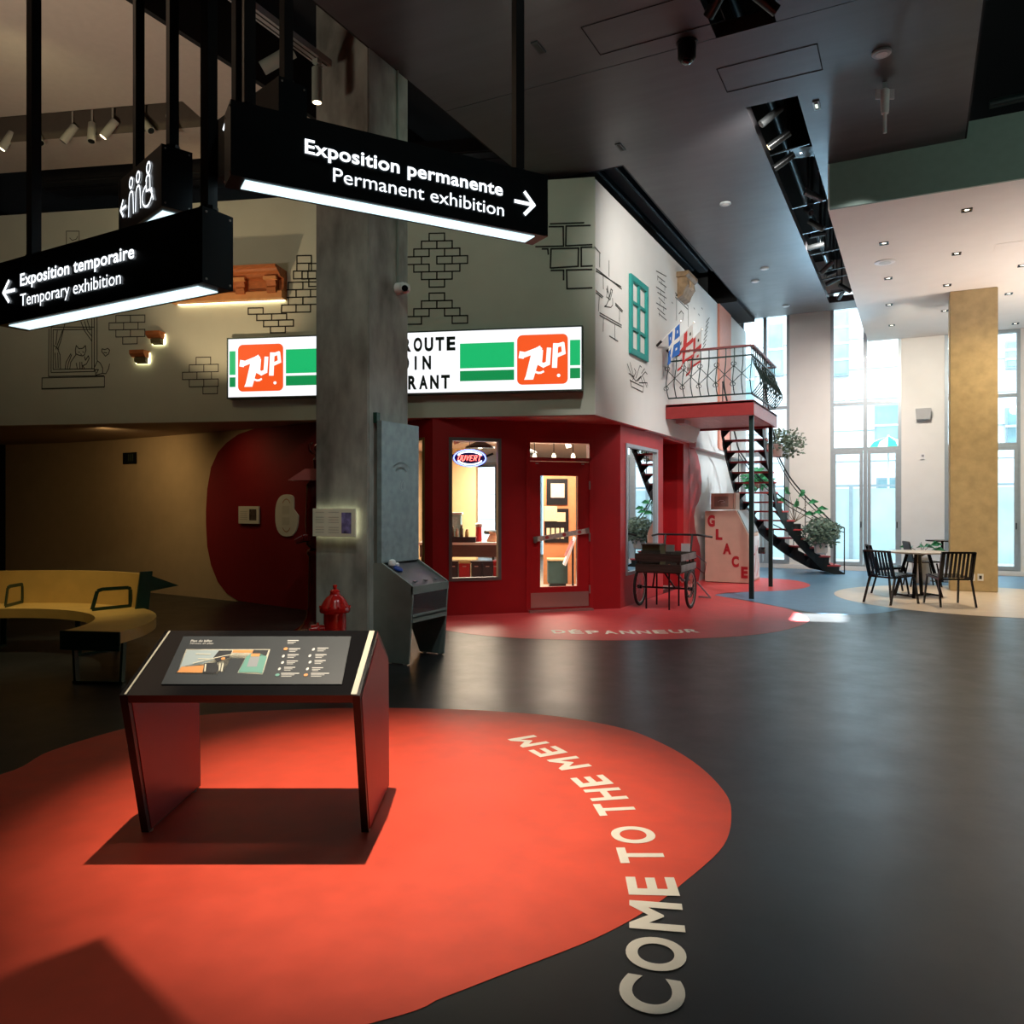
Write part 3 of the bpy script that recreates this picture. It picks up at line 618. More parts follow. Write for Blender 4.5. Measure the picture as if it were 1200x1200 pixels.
# ================================================================== panels on the red shape and on the column
def on_wall_panel(name, c, n, w, h, th, m, label, cat, out=.02):
    n = n.normalized(); u = Vector((-n.y, n.x, 0)); T = thing(name, c, label, cat); a = c+n*out
    q = MB(); q.prism([a-u*w/2-Z*h/2, a+u*w/2-Z*h/2, a+u*w/2+Z*h/2, a-u*w/2+Z*h/2], n*th); q.build('board', m, T, bevel=.003)
    return T, a+n*(th+.001), u
cc, nn = on_curve(295, 603.5, 0); nw = cw(nn.x, nn.y); T, f, u = on_wall_panel('info_panel', cc, nw, .50, .27, .02, M_cream, 'small cream caption panel with a photo on the deep red wall shape', 'panel', .04)
q = MB(); q.quad([f+u*.02-Z*.08, f+u*.19-Z*.08, f+u*.19+Z*.09, f+u*.02+Z*.09]); q.build('photo', mat('sepia_photo', (.10, .07, .05), .4, var=.8, scale=25), T)
q = MB()
for k in range(5): q.quad([f-u*.21+Z*(.05-.03*k), f-u*.03+Z*(.05-.03*k), f-u*.03+Z*(.056-.03*k), f-u*.21+Z*(.056-.03*k)])
q.build('caption_lines', mat('faint_print', (.45, .40, .30), .7, var=0), T)['kind'] = 'stuff'
cc, nn = on_curve(338, 604, 0); nw = cw(nn.x, nn.y).normalized(); u = Vector((-nw.y, nw.x, 0)); T = thing('oval_panel', cc, 'cream oval panel with a square notch on the deep red wall shape', 'panel')
ov = []
for k in range(28):
    a = 2*math.pi*k/28; ov.append((.28*math.copysign(abs(math.cos(a))**.8, math.cos(a)), .31*math.copysign(abs(math.sin(a))**.8, math.sin(a))))
ov = [(min(x, .17) if y > .09 and x > 0 else x, y) for x, y in ov]
q = MB(); q.prism([cc+u*x+Z*y+nw*.005 for x, y in ov], nw*.03); q.build('board', M_cream, T)
q = MB(); g = cc+nw*.037
for sg in (1, -1): q.strip([g+u*.14*math.sin(a)+Z*sg*.24*math.cos(a) for a in [-.7+.14*k for k in range(11)]], .014, nw)
q.build('curved_print', mat('orange_print', (.55, .30, .12), .7, var=0), T)['kind'] = 'stuff'
for z0, z1 in ((.02, .14), (-.14, -.03)): q = MB(); q.quad([g-u*.10+Z*z0, g+u*.08+Z*z0, g+u*.08+Z*z1, g-u*.10+Z*z1]); q.build('printed_block', mat('pale_print', (.72, .66, .50), .6, var=0), T)
# lit caption panel on the column
PC = Plane((-4.9, 6.04, 0), (0, -1, 0)); p00 = PC.P(371, 628); p11 = PC.P(422, 596)
zc = (p00.z+p11.z)/2; w = p11.x-p00.x; h = p11.z-p00.z; c = Vector(((p00.x+p11.x)/2, 6.04, zc))
T, f, u = on_wall_panel('info_panel', c, Vector((0, -1, 0)), w-.01, h, .015, mat('cream_panel', (.80, .80, .64), .5, var=.01), 'cream caption panel with a glowing back edge on the grey column', 'panel', .05)
q = MB(); q.prism([c+Vector((sx*(w/2-.05), -.001, sz*(h/2-.04))) for sx, sz in ((-1, -1), (1, -1), (1, 1), (-1, 1))], Vector((0, -.048, 0))); q.build('back_box', M_blk, T)
q = MB(); q.prism([c+Vector((sx*(w/2-.03), -.035, sz*(h/2-.025))) for sx, sz in ((-1, -1), (1, -1), (1, 1), (-1, 1))], Vector((0, -.006, 0))); q.build('led_edge', glow('led_edge', (1, .95, .62), 5), T)
q = MB(); q.quad([f+u*(w*.18)-Z*h*.38, f+u*(w*.40)-Z*h*.38, f+u*(w*.40)+Z*h*.36, f+u*(w*.18)+Z*h*.36]); q.build('photo', mat('violet_photo', (.18, .16, .36), .4, var=.9, scale=14), T)
q = MB()
for x0, x1 in ((-.42, -.22), (-.12, .12)):
    for k in range(9):
        if k in (1, 5): continue
        q.quad([f+u*w*x0+Z*h*(.36-.09*k), f+u*w*x1+Z*h*(.36-.09*k), f+u*w*x1+Z*h*(.375-.09*k), f+u*w*x0+Z*h*(.375-.09*k)])
q.build('caption_lines', mat('grey_print', (.35, .35, .30), .7, var=0), T)['kind'] = 'stuff'

# ================================================================== grey display with tall back board beside the column
T = thing('display_stand', (-4.35, 6.42, 0), 'grey green display stand with sloping desk and tall back board against the column', 'display')
M_gd = mat('grey_green_laminate', (.20, .24, .215), .55, var=.08, scale=8); M_gb = mat('zinc_grey_board', (.22, .30, .31), .4, .15, var=.18, scale=14)
Y0, Y1 = 6.11, 6.745
for ya, yb in ((Y0, Y0+.022), (Y1-.022, Y1)):
    q = MB(); q.prism([(-4.64, ya, .95), (-4.64, ya, .30), (-4.52, ya, .012), (-4.235, ya, .012), (-4.185, ya, .735), (-4.20, ya, .755), (-4.545, ya, .955)], (0, yb-ya, 0)); s = q.build('side_panel', M_gd, T)
    for xf in (-4.28, -4.46): q = MB(); q.cyl((xf, (ya+yb)/2, 0), (xf, (ya+yb)/2, .014), .02, n=8); q.build('foot', M_steel, s)
q = MB(); q.box(-4.60, -4.545, Y0, Y1, .95, 2.32); bb = q.build('back_board', M_gb, T, bevel=.003)
q = MB(); q.box(-4.645, -4.60, Y0, Y0+.05, 2.30, 2.40); q.build('board_bracket', M_dg, bb)
q = MB(); q.hexa([(-4.60, Y0+.02, .925), (-4.60, Y1-.02, .925), (-4.20, Y1-.02, .715), (-4.20, Y0+.02, .715), (-4.60, Y0+.02, .95), (-4.60, Y1-.02, .95), (-4.195, Y1-.02, .74), (-4.195, Y0+.02, .74)]); dk = q.build('desk_top', mat('dark_grey_laminate', (.12, .115, .125), .35, var=.05), T)
for k in range(3):
    y = Y0+.12+k*.18; q = MB(); q.box(-4.27, -4.245, y, y+.05, .775, .782); q.build('braille_plate', mat('grey_plate', (.25, .25, .27), .4, var=0), dk)
q = MB(); q.box(-4.205, -4.185, Y0, Y1, .67, .745); q.build('front_rail', M_gd, T)
q = MB(); q.box(-4.225, -4.20, Y0+.02, Y1-.02, .40, .48); q.box(-4.60, -4.20, Y0+.02, Y1-.02, .44, .455); q.build('shelf', M_gd, T)
for k in range(3):
    w_ = (Y1-Y0-.044)/3; y = Y0+.022+k*w_
    q = MB(); q.quad([(-4.205, y+.003, .48), (-4.205, y+w_-.003, .48), (-4.198, y+w_-.003, .67), (-4.198, y+.003, .67)]); q.build('glass_door', G_clear, T)
g = Vector((-4.543, (Y0+Y1)/2, 1.86)); q = MB()
for r, wd in ((.17, .02), (.12, .02)): q.strip([g+Vector((0, r*math.sin(a), r*math.cos(a)-.10)) for a in [-.9+.18*k for k in range(11)]], wd, (1, 0, 0))
q.strip([g+Vector((0, .05*math.sin(a)+.02, .05*math.cos(a)-.16)) for a in [.4+.3*k for k in range(19)]], .008, (1, 0, 0)); q.strip([g+Vector((0, .02, -.12)), g+Vector((0, 0, -.17)), g+Vector((0, .03, -.21))], .008, (1, 0, 0))
q.build('engraved_print', mat('pale_engraving', (.36, .44, .45), .5, var=0), bb)['kind'] = 'stuff'
# small items lying on the desk
T = thing('toy_cap', (-4.50, 6.22, .90), 'small white crumpled cap lying on the display stand desk', 'toy')
q = MB(); q.lathe([(.035, 0), (.04, .02), (.03, .05), (.012, .06)], (-4.50, 6.22, .925), 10); q.build('crown', M_white, T, True)
q = MB(); q.lathe([(.02, 0), (.025, .02), (.01, .035)], (-4.485, 6.28, .915), 8); q.build('tuft', M_white, T, True)
T2 = MB(); T2.lathe([(.05, 0), (.05, .012), (.04, .016)], (-4.455, 6.25, .888), 12, Matrix.Rotation(.48, 3, 'Y')); tag(T2.build('blue_disc', mat('blue_plastic', (.02, .06, .30), .3, var=0)), 'small blue disc beside the white cap on the display stand', 'toy')
Z = Vector((0, 0, 1))
def stuff(o): o['kind'] = 'stuff'; return o
# ================================================================== storefront joinery (face PFa: s metres from the left corner)
def sf(s, z, off=0): return FB+DF*s+NF*off+Z*z
def frame_on(fn, s0, s1, z0, z1, w, d0, d1, m, name, parent):
    q = MB()
    for a, b_, c_, d_ in ((s0, s0+w, z0, z1), (s1-w, s1, z0, z1), (s0+w, s1-w, z0, z0+w), (s0+w, s1-w, z1-w, z1)):
        q.hexa([fn(a, c_, d0), fn(b_, c_, d0), fn(b_, c_, d1), fn(a, c_, d1), fn(a, d_, d0), fn(b_, d_, d0), fn(b_, d_, d1), fn(a, d_, d1)])
    return q.build(name, m, parent)
def blk(fn, s0, s1, z0, z1, d0, d1): 
    q = MB(); q.hexa([fn(s0, z0, d0), fn(s1, z0, d0), fn(s1, z0, d1), fn(s0, z0, d1), fn(s0, z1, d0), fn(s1, z1, d0), fn(s1, z1, d1), fn(s0, z1, d1)]); return q
T = thing('window_9', sf(.6, .48)); struct(T)
frame_on(sf, .225, .97, .47, 2.44, .045, -.08, .015, M_frame2, 'window_frame', T)
q = MB(); q.quad([sf(.26, .5, -.04), sf(.94, .5, -.04), sf(.94, 2.41, -.04), sf(.26, 2.41, -.04)]); q.build('pane', G_clear, T)
LL = (FB-FC_).length; dl_ = (FB-FC_).normalized(); nl_ = Vector((dl_.y, -dl_.x, 0))
def sl(s, z, off=0): return FC_+dl_*s+nl_*off+Z*z
T = thing('window_10', sl(.6, .48)); struct(T)
frame_on(sl, .345, LL-.165, .47, 2.44, .04, -.08, .015, mat('brass_frame', (.35, .24, .08), .4, .4, var=.05), 'window_frame', T)
q = MB(); q.quad([sl(.38, .5, -.04), sl(LL-.2, .5, -.04), sl(LL-.2, 2.41, -.04), sl(.38, 2.41, -.04)]); q.build('pane', G_clear, T)
def ss(s, z, off=0): return Vector((-3.85+off, s, z))
T = thing('window_11', ss(12, .46)); struct(T)
frame_on(ss, 11.19, 12.8, .46, 2.44, .05, -.10, .02, M_frame, 'window_frame', T)
q = MB(); q.quad([ss(11.23, .5, -.02), ss(12.76, .5, -.02), ss(12.76, 2.40, -.02), ss(11.23, 2.40, -.02)]); q.build('pane', glass('mirror_glass', (.95, .9, .9), 2.2), T)
# shop door
T = thing('door_1', sf(1.85, 0)); struct(T)
M_rdoor = mat('red_door_paint', (.40, .010, .014), .35, var=.04)
frame_on(sf, 1.335, 2.36, -.05, 2.46, .06, -.10, .012, M_rdoor, 'door_frame', T)
blk(sf, 1.39, 2.305, 2.14, 2.19, -.08, .005).build('transom_bar', M_rdoor, T)
q = MB(); q.quad([sf(1.39, 2.19, -.03), sf(2.305, 2.19, -.03), sf(2.305, 2.41, -.03), sf(1.39, 2.41, -.03)]); q.build('transom_pane', G_clear, T)
o = wall_holes(sf(1.40, 0)[:2], sf(2.30, 0)[:2], .015, 2.13, .045, [(.15, .725, .35, 1.93)], 'door_leaf', M_rdoor, T)
q = MB(); q.quad([sf(1.55, .35, -.02), sf(2.125, .35, -.02), sf(2.125, 1.93, -.02), sf(1.55, 1.93, -.02)]); q.build('door_pane', G_clear, T)
kp = blk(sf, 1.41, 2.29, .06, .27, 0, .004).build('kick_plate', M_steel, T)
blk(sf, 1.36, 2.33, 0, .03, -.10, .10).build('threshold', M_steel, T)
for z in (.30, 1.05, 1.80): blk(sf, 2.295, 2.315, z-.06, z+.06, 0, .018).build('hinge', M_steel, T)
q = MB(); q.cyl(sf(1.47, 1.0, 0), sf(1.47, 1.0, .02), .025, n=12); q.build('lock', M_steel, T, True)
for s in (1.50, 2.2): blk(sf, s-.02, s+.02, 2.095, 2.11, 0, .01).build('closer_pin', M_steel, T)
# tape with lettering across the door
a, c = PFa.P(626.5, 632, .03), PFa.P(687, 622, .03); u = (c-a).normalized(); v = NF.cross(u)*-1
if v.z < 0: v = -v
T = thing('barrier_tape', (a+c)/2, 'white printed tape strung across the red shop door', 'tape')
q = MB(); q.prism([a-v*.035, c-v*.035, c+v*.035, a+v*.035], NF*.004); q.build('tape', mat('dirty_white_tape', (.55, .50, .45), .5, var=.3, scale=40), T)
for k in (.22, .55, .85):
    q = MB(); g = a+(c-a)*k+NF*.006; q.quad([g+u*.03*math.cos(t)+v*.025*math.sin(t) for t in [i*math.pi/5 for i in range(10)]]); q.build('red_mark', mat('tape_red', (.45, .05, .05), .5, var=0), T)
for k in (0, 1):
    q = MB(); g = a if k == 0 else c; q.prism([g-u*.03-v*.04, g+u*.03-v*.04, g+u*.03+v*.04, g-u*.03+v*.04], NF*.012); q.build('clip', M_steel, T)
# vertical groove lines beside the door, door in the recess round the corner
T = thing('door_2', (-4.45, 13.8, 0)); struct(T)
q = MB(); q.box(-4.45, -4.43, 13.25, 14.40, .02, 2.5); q.build('door_leaf', mat('bright_red_door', (.55, .008, .015), .4, var=.03), T)
q = MB(); q.cyl((-4.43, 13.4, 1.05), (-4.39, 13.4, 1.05), .03, n=12); q.build('door_knob', M_steel, T, True)

# ================================================================== shop interior
M_shopfloor = mat('pale_shop_floor', (.48, .44, .38), .35, var=.1, scale=3)
b = MB(); b.prism([FC_+Vector((-.1, .15, .001)), FB-NF*.13+Z*.001, FA-NF*.13+Vector((-.12, 0, .001)), Vector((-3.98, 19.9, .001)), Vector((-13, 19.9, .001)), Vector((-13, 13, .001)), cw(-4.5, 13.2, .001)], (0, 0, .004)); tag(b.build('shop_floor', M_shopfloor), kind='structure')
b = MB(); b.prism([Vector((-3.98, 11.3, 2.76)), Vector((-3.98, 19.9, 2.76)), Vector((-13, 19.9, 2.76)), Vector((-13, 13, 2.76)), cw(-2.1, 11.9, 2.76)], (0, 0, .05)); tag(b.build('shop_ceiling', mat('rosy_shop_ceiling', (.50, .36, .30), .8, var=.1)), kind='structure')
b = MB(); b.prism([cw(-4.3, 13.2), cw(-1.9, 18.6), cw(-2.1, 18.7), cw(-4.5, 13.3)], (0, 0, 2.76)); struct(b.build('wall_shop_left', mat('cream_shop_wall', (.72, .55, .33), .7, var=.03)))
pa, pb = cw(-2.0, 18.0), cw(-.78, 16.9); b = MB(); b.prism([pa, pb, pb+cd(.3, 1)*.15, pa+cd(.3, 1)*.15], (0, 0, 2.76)); struct(b.build('wall_shop_middle', mat('cream_shop_wall', (.72, .55, .33))))
def cbox(nm, xc0, xc1, yc0, yc1, z0, z1, m, parent=None, bevel=0):
    q = MB(); q.prism([cw(xc0, yc0, z0), cw(xc1, yc0, z0), cw(xc1, yc1, z0), cw(xc0, yc1, z0)], (0, 0, z1-z0)); return q.build(nm, m, parent, bevel=bevel)
M_cnt = mat('white_counter', (.78, .76, .72), .3, var=.03); M_brn = mat('dark_brown_apron', (.10, .06, .05), .5, var=.1)
T = thing('shop_counter', cw(-.8, 13.2), 'long white topped counter with brown apron seen through the shop window', 'counter')
cbox('counter_top', -1.55, -.12, 12.9, 13.7, .86, .90, M_cnt, T); cbox('apron', -1.52, -.15, 12.93, 12.96, .66, .86, M_brn, T)
for x in (-1.5, -.2):
    cbox('leg', x, x+.05, 12.95, 13.0, 0, .66, M_blk, T); cbox('leg', x, x+.05, 13.6, 13.65, 0, .86, M_blk, T)
M_bin = mat('charcoal_bin', (.03, .035, .045), .4, var=.05); M_rbin = mat('red_bin', (.42, .02, .03), .4, var=.05)
for i, (x0, x1, m, lb) in enumerate(((-1.05, -.90, M_bin, 'charcoal bin leftmost under the shop counter'), (-.88, -.70, M_rbin, 'red bin with a yellow lid under the shop counter'), (-.68, -.50, M_bin, 'charcoal bin right of the yellow lidded red bin under the counter'), (-.49, -.32, M_bin, 'charcoal bin left of the narrow red bin under the counter'), (-.31, -.24, M_rbin, 'narrow red bin at the right end under the shop counter'))):
    T = thing('storage_bin', cw((x0+x1)/2, 13.05), lb, 'bin', 'bins under the shop counter')
    cbox('body', x0, x1, 13.02, 13.35, .07, .55, m, T, bevel=.01); cbox('lid', x0-.005, x1+.005, 13.01, 13.36, .55, .585, mat('yellow_lid', (.55, .45, .20), .5, var=0) if i == 1 else m, T)
    for yy in (13.06, 13.3):
        q = MB(); q.cyl(cw(x0+.02, yy, .035), cw(x1-.02, yy, .035), .035, n=10); q.build('wheel', M_blk, T)
    q = MB(); q.bar(cw((x0+x1)/2-.03, 13.0, .5), cw((x0+x1)/2+.03, 13.0, .5), .015); q.build('handle', M_steel, T)
# goods on the counter
rr = random.Random(3)
M_teal = mat('pale_teal_glassware', (.35, .62, .64), .2, var=.1, scale=20)
T = thing('display_cooler', cw(-1.02, 13.3, .90), 'pale teal glass display cooler on the left of the shop counter', 'cooler')
cbox('body', -1.22, -.86, 13.15, 13.55, .90, 1.36, M_teal, T, bevel=.01); cbox('lid', -1.24, -.84, 13.13, 13.57, 1.36, 1.39, M_white, T)
cbox('door', -1.17, -.91, 13.145, 13.15, .95, 1.31, mat('teal_panel', (.5, .75, .78), .15, var=.2, scale=30), T)
T = thing('black_tray', cw(-.95, 13.0, .90), 'black tray at the front of the shop counter', 'tray'); cbox('tray_base', -1.15, -.60, 12.93, 13.10, .90, .98, M_bin, T); cbox('rim', -1.16, -.59, 12.92, 13.11, .98, .99, M_blk, T)
jars = [(-1.08, 13.02, .035, .14, (.45, .30, .10), 'amber'), (-.99, 13.04, .03, .16, (.12, .10, .08), 'dark brown'), (-.91, 13.03, .032, .12, (.55, .50, .40), 'cream'), (-.84, 13.05, .03, .18, (.10, .14, .12), 'dark green'), (-.75, 13.04, .032, .11, (.50, .35, .15), 'honey coloured')]
for x, y, r, h, c, nm in jars:
    T = thing('jar', cw(x, y, .99), '%s jar standing on the black tray on the shop counter' % nm, 'jar', 'jars on the tray')
    p = cw(x, y, .99); q = MB(); q.lathe([(r, 0), (r, h*.7), (r*.6, h*.85), (r*.6, h)], p, 12); q.build('jar_body', mat('jar_'+nm.replace(' ', '_'), c, .2, var=.05), T, True)
    q = MB(); q.lathe([(r*.7, h), (r*.7, h*1.12)], p, 12); q.build('lid', M_steel, T)
T = thing('syrup_dispenser', cw(-.56, 13.2, .90), 'red and clear syrup dispenser on the right of the shop counter', 'dispenser'); p = cw(-.56, 13.2, .90)
q = MB(); q.lathe([(.055, 0), (.055, .02), (.05, .24), (.055, .25)], p, 14); q.build('canister', mat('red_syrup', (.5, .03, .03), .15, var=0), T, True); q = MB(); q.lathe([(.06, .25), (.06, .30), (.02, .32)], p, 14); q.build('lid', M_steel, T, True)
T = thing('tan_bag', cw(-.33, 13.2, .90), 'crumpled tan paper bag on the right end of the shop counter', 'bag'); p = cw(-.33, 13.2, .90)
q = MB(); q.hexa([p+Vector(v) for v in ((-.09, -.07, 0), (.09, -.06, 0), (.10, .07, 0), (-.08, .07, 0), (-.05, -.02, .12), (.07, -.01, .10), (.06, .02, .11), (-.05, .02, .13))]); q.build('bag_body', mat('kraft_paper', (.50, .25, .14), .7, var=.2), T, bevel=.01)
q = MB(); q.hexa([p+Vector(v) for v in ((-.05, -.02, .12), (.07, -.01, .10), (.06, .02, .11), (-.05, .02, .13), (-.06, -.01, .17), (.06, 0, .15), (.06, .01, .15), (-.06, .01, .17))]); q.build('folded_top', mat('kraft_paper', (.50, .25, .14)), T)
# high bar stool right of the counter
p = cw(-.35, 14.6); T = thing('bar_stool', p, 'black round topped bar stool behind the shop counter', 'stool')
q = MB(); q.lathe([(.17, .98), (.18, 1.0), (.18, 1.03), (.16, 1.05)], p, 18); q.build('seat', M_blk, T, True); q = MB(); q.cyl(p+Z*.02, p+Z*.98, .025, n=10); q.build('post', M_blk, T, True)
q = MB(); q.lathe([(.20, 0), (.20, .015), (.04, .04)], p, 18); q.build('base', M_blk, T, True)
# poster stand seen through the door
T = thing('notice_board', cw(.85, 15.0), 'tall orange brown notice board with black framed notices seen through the shop door', 'board')
cbox('board', .60, 1.22, 15.0, 15.08, 0, 2.10, mat('orange_board', (.55, .22, .09), .5, var=.08), T)
def fr(nm, x0, x1, z0, z1, m, y=14.99, t=.012): return cbox(nm, x0, x1, y-t, y, z0, z1, m, T)
fr('black_frame', .66, 1.06, 1.52, 2.02, M_blk); fr('notice', .74, 1.00, 1.66, 1.93, mat('pink_paper', (.68, .48, .38), .6, var=.08, scale=30), 14.975)
fr('black_frame', .62, 1.08, .80, 1.45, M_blk); fr('notice', .61, .86, 1.21, 1.50, mat('tan_paper', (.66, .50, .32), .6, var=.08, scale=30), 14.97); fr('notice', .86, 1.02, 1.20, 1.38, mat('tan_paper', (.66, .50, .32)), 14.972)
for k in range(4): fr('leaflet', .66+.09*k, .72+.09*k, .88, 1.08, mat('cream_leaflet', (.75, .62, .38), .5, var=.05), 14.97)
T = thing('display_case', cw(.84, 14.5), 'dark green display crate on the shop floor behind the door', 'crate')
cbox('body', .66, 1.02, 14.35, 14.75, .08, .50, mat('dark_green_crate', (.03, .07, .065), .5, var=.1), T, bevel=.01); cbox('lid', .65, 1.03, 14.33, 14.77, .50, .53, mat('tan_lid', (.55, .38, .2), .5, var=.05), T); cbox('plinth', .69, .99, 14.38, 14.72, .005, .08, M_blk, T)
T = thing('leaning_rack', cw(1.03, 14.3), 'slanted magazine rack leaning beside the dark green crate in the shop', 'rack')
q = MB(); q.prism([cw(.92, 14.0, .45), cw(1.12, 14.0, .95), cw(1.15, 14.0, .93), cw(.96, 14.0, .43)], cw(0, .3)); q.build('panel', M_white, T); q = MB(); q.bar(cw(1.09, 14.05, .005), cw(1.1, 14.2, .9), .03); q.build('support', M_blk, T)
q = MB(); q.prism([cw(.97, 13.97, .60), cw(1.09, 13.97, .88), cw(1.05, 13.97, .90), cw(.93, 13.97, .62)], cw(0, .03)); q.build('magazine', mat('pink_magazine', (.65, .3, .3), .4, var=.3, scale=15), T)
T = thing('tangled_tools', cw(1.3, 12.9), 'pile of odd scrap objects by the right side inside the shop door', 'clutter')
q = MB(); q.lathe([(.10, .005), (.12, .05), (.08, .18), (.10, .25), (.04, .32)], cw(1.32, 13.0), 10); q.build('bucket', M_blk, T, True)
q = MB(); q.lathe([(.05, .30), (.09, .36), (.08, .44), (.02, .48)], cw(1.34, 13.0), 10); q.build('bundle', mat('olive_cloth', (.2, .2, .08), .8, var=.3), T, True)
# pendants and rails under the shop ceiling
for i, (x, y, lb) in enumerate(((-.50, 12.3, 'round black pendant lamp just above the neon sign'), (.2, 13.5, 'round black pendant lamp behind the door transom'))):
    p = cw(x, y, 2.40); T = thing('pendant_lamp', p, lb, 'lamp', 'shop pendant lamps'); q = MB(); q.lathe([(.02, .12), (.08, .10), (.23, .03), (.235, .0), (.2, .01)], p, 22); q.build('shade', M_blk, T, True)
    q = MB(); q.cyl(p+Z*.1, p+Z*.36, .008, n=6); q.build('cord', M_blk, T); q = MB(); q.lathe([(.03, 0), (.035, .03), (.02, .06)], p, 10); q.build('bulb', glow('warm_bulb', (1, .8, .5), 8), T, True)
for i in range(4):
    xx = .05+.30*i; p = cw(xx, 12.2, 2.22); T = thing('hanging_bulb', p, '%s small warm bulb in the row behind the door transom' % ['leftmost', 'second from left', 'third from left', 'rightmost'][i], 'lamp', 'bulbs behind the transom'); q = MB(); q.lathe([(.01, 0), (.035, .03), (.035, .06), (.015, .1)], p, 10); q.build('bulb', glow('bulb_pale', (1, .82, .55), 3), T, True); q = MB(); q.cyl(p+Z*.1, p+Z*.54, .006, n=6); q.build('cord', M_blk, T)
for (y, lb) in ((12.6, 'pale ceiling pipe nearest the shop window'), (13.6, 'pale ceiling pipe deeper inside the shop')):
    q = MB(); q.cyl(cw(-1.8, y, 2.64), cw(1.5, y+.3, 2.64), .05, n=10); tag(q.build('ceiling_pipe', mat('beige_pipe', (.45, .35, .28), .5, var=.1)), lb, 'pipe', 'shop ceiling pipes')
for i, (x, y) in enumerate(((-.9, 12.2), (-.2, 12.9), (-.75, 14.2), (.9, 13.0))):
    p = cw(x, y, 2.55); T = thing('shop_spotlight', p, 'small white ceiling spotlight in the shop, %s' % ['left above the neon sign', 'right of the black pendant', 'deepest one by the cream wall', 'above the door transom'][i], 'spotlight', 'shop spotlights')
    q = MB(); q.cyl(p+Z*.06, p-Z*.08+cd(.4, .2)*.05, .045, n=12); q.build('head', M_white, T, True); q = MB(); q.cyl(p+Z*.05, p+Z*.21, .01, n=6); q.build('stem', M_white, T)
# OUVERT neon
nc = PFa.P(554, 536, -.17); T = thing('neon_sign', nc-Z*.12, 'oval neon sign reading OUVERT in red with blue rings, inside the shop window', 'neon sign')
def nv(x, y, o=0): return nc+DF*x+Z*y+NF*o
q = MB(); q.prism([nv(.245*math.cos(a), .125*math.sin(a), -.01) for a in [k*math.pi/16 for k in range(32)]], NF*.012); q.build('backing', mat('navy_backing', (.01, .008, .05), .3, var=0), T)
M_blu = glow('blue_neon', (.12, .16, 1.0), 7); M_rd = glow('red_neon', (1, .10, .08), 6); M_wb = glow('white_blue_neon', (.75, .85, 1), 5)
q = MB(); q.tube([nv(.23*math.cos(a), .113*math.sin(a), .012) for a in [k*math.pi/20 for k in range(40)]], .009, 6, True); q.build('outer_ring', M_blu, T, True)
for a0, a1 in ((25, 155), (205, 335)):
    q = MB(); q.tube([nv(.19*math.cos(math.radians(a0+(a1-a0)*k/14)), .088*math.sin(math.radians(a0+(a1-a0)*k/14)), .012) for k in range(15)], .009, 6); q.build('inner_arc', M_wb, T, True)
gl = {'O': [[(.1, 0), (0, .3), (.1, 1), (.7, 1), (.8, .3), (.6, 0), (.1, 0)]], 'U': [[(0, 1), (0, .1), (.2, 0), (.6, 0), (.75, .2), (.75, 1)]], 'V': [[(0, 1), (.35, 0), (.75, 1)]], 'E': [[(.7, 1), (0, 1), (0, 0), (.7, 0)], [(0, .5), (.55, .5)]], 'R': [[(0, 0), (0, 1), (.6, 1), (.7, .75), (.55, .5), (0, .5)], [(.35, .5), (.75, 0)]], 'T': [[(-.05, 1), (.8, 1)], [(.38, 1), (.38, 0)]]}
for i, ch in enumerate('OUVERT'):
    q = MB()
    for pl in gl[ch]: q.tube([nv(-.165+.057*i+x*.048+(y-.5)*.02, -.036+y*.072, .018) for x, y in pl], .0065, 6)
    q.build('letter', M_rd, T)
for sx in (-1, 1):
    q = MB(); q.bar(nv(sx*.22, .02, 0), nv(sx*.34, .07, 0), .03, .03, up=NF); q.build('clamp', M_blk, T)
q = MB(); q.cyl(nv(0, .12), nv(0, .6), .004, n=6); q.build('cord', M_blk, T)

# ================================================================== 7up light box on the front wall
pl = Plane(C0+NW*.14, NW); UW = -DW
c1, c2 = pl.P(266, 466), pl.P(683, 459); c3 = pl.P(266, 394.5); c4 = pl.P(683, 383)
zb = (c1.z+c2.z)/2; zt_ = (c3.z+c4.z)/2; S0 = (c1-C0).dot(UW); S1 = (c2-C0).dot(UW)
def lb_(px, py, off=0): p = pl.P(px, py, off); return p
T = thing('light_box_sign', C0+UW*(S0+S1)/2+Z*zb, 'long lit white shop sign with two orange 7up squares and green bars', 'sign')
def wf(s, z, off=0): return C0+UW*s+NW*(.14+off)+Z*z
q = MB(); q.prism([wf(S0, zb, -.14), wf(S1, zb, -.14), wf(S1, zt_, -.14), wf(S0, zt_, -.14)], NW*.13); q.build('box', mat('sign_green_grey', (.10, .14, .12), .5, var=0), T)
frame_on(wf, S0, S1, zb, zt_, .018, -.02, .006, mat('sign_green_grey', (.10, .14, .12)), 'frame', T)
q = MB(); q.quad([wf(S0+.015, zb+.015, -.003), wf(S1-.015, zb+.015, -.003), wf(S1-.015, zt_-.015, -.003), wf(S0+.015, zt_-.015, -.003)]); q.build('lit_face', glow('sign_white_face', (.93, .95, .98), 1.15), T)
H_ = zt_-zb; Ls = S1-S0
M_g1 = glow('sign_green', (.01, .52, .16), .95); M_g2 = glow('sign_green_dark', (.005, .30, .08), .9)
M_or = glow('sign_orange', (.95, .10, .015), 1.0); M_sw = glow('sign_white', (1, .97, .95), 1.2)
def spx(px): return (pl.P(px, 425)-C0).dot(UW)
def rect(nm, s0, s1, v0, v1, m, off): 
    q = MB(); q.quad([wf(s0, zb+H_*v0, off), wf(s1, zb+H_*v0, off), wf(s1, zb+H_*v1, off), wf(s0, zb+H_*v1, off)]); return q.build(nm, m, T)
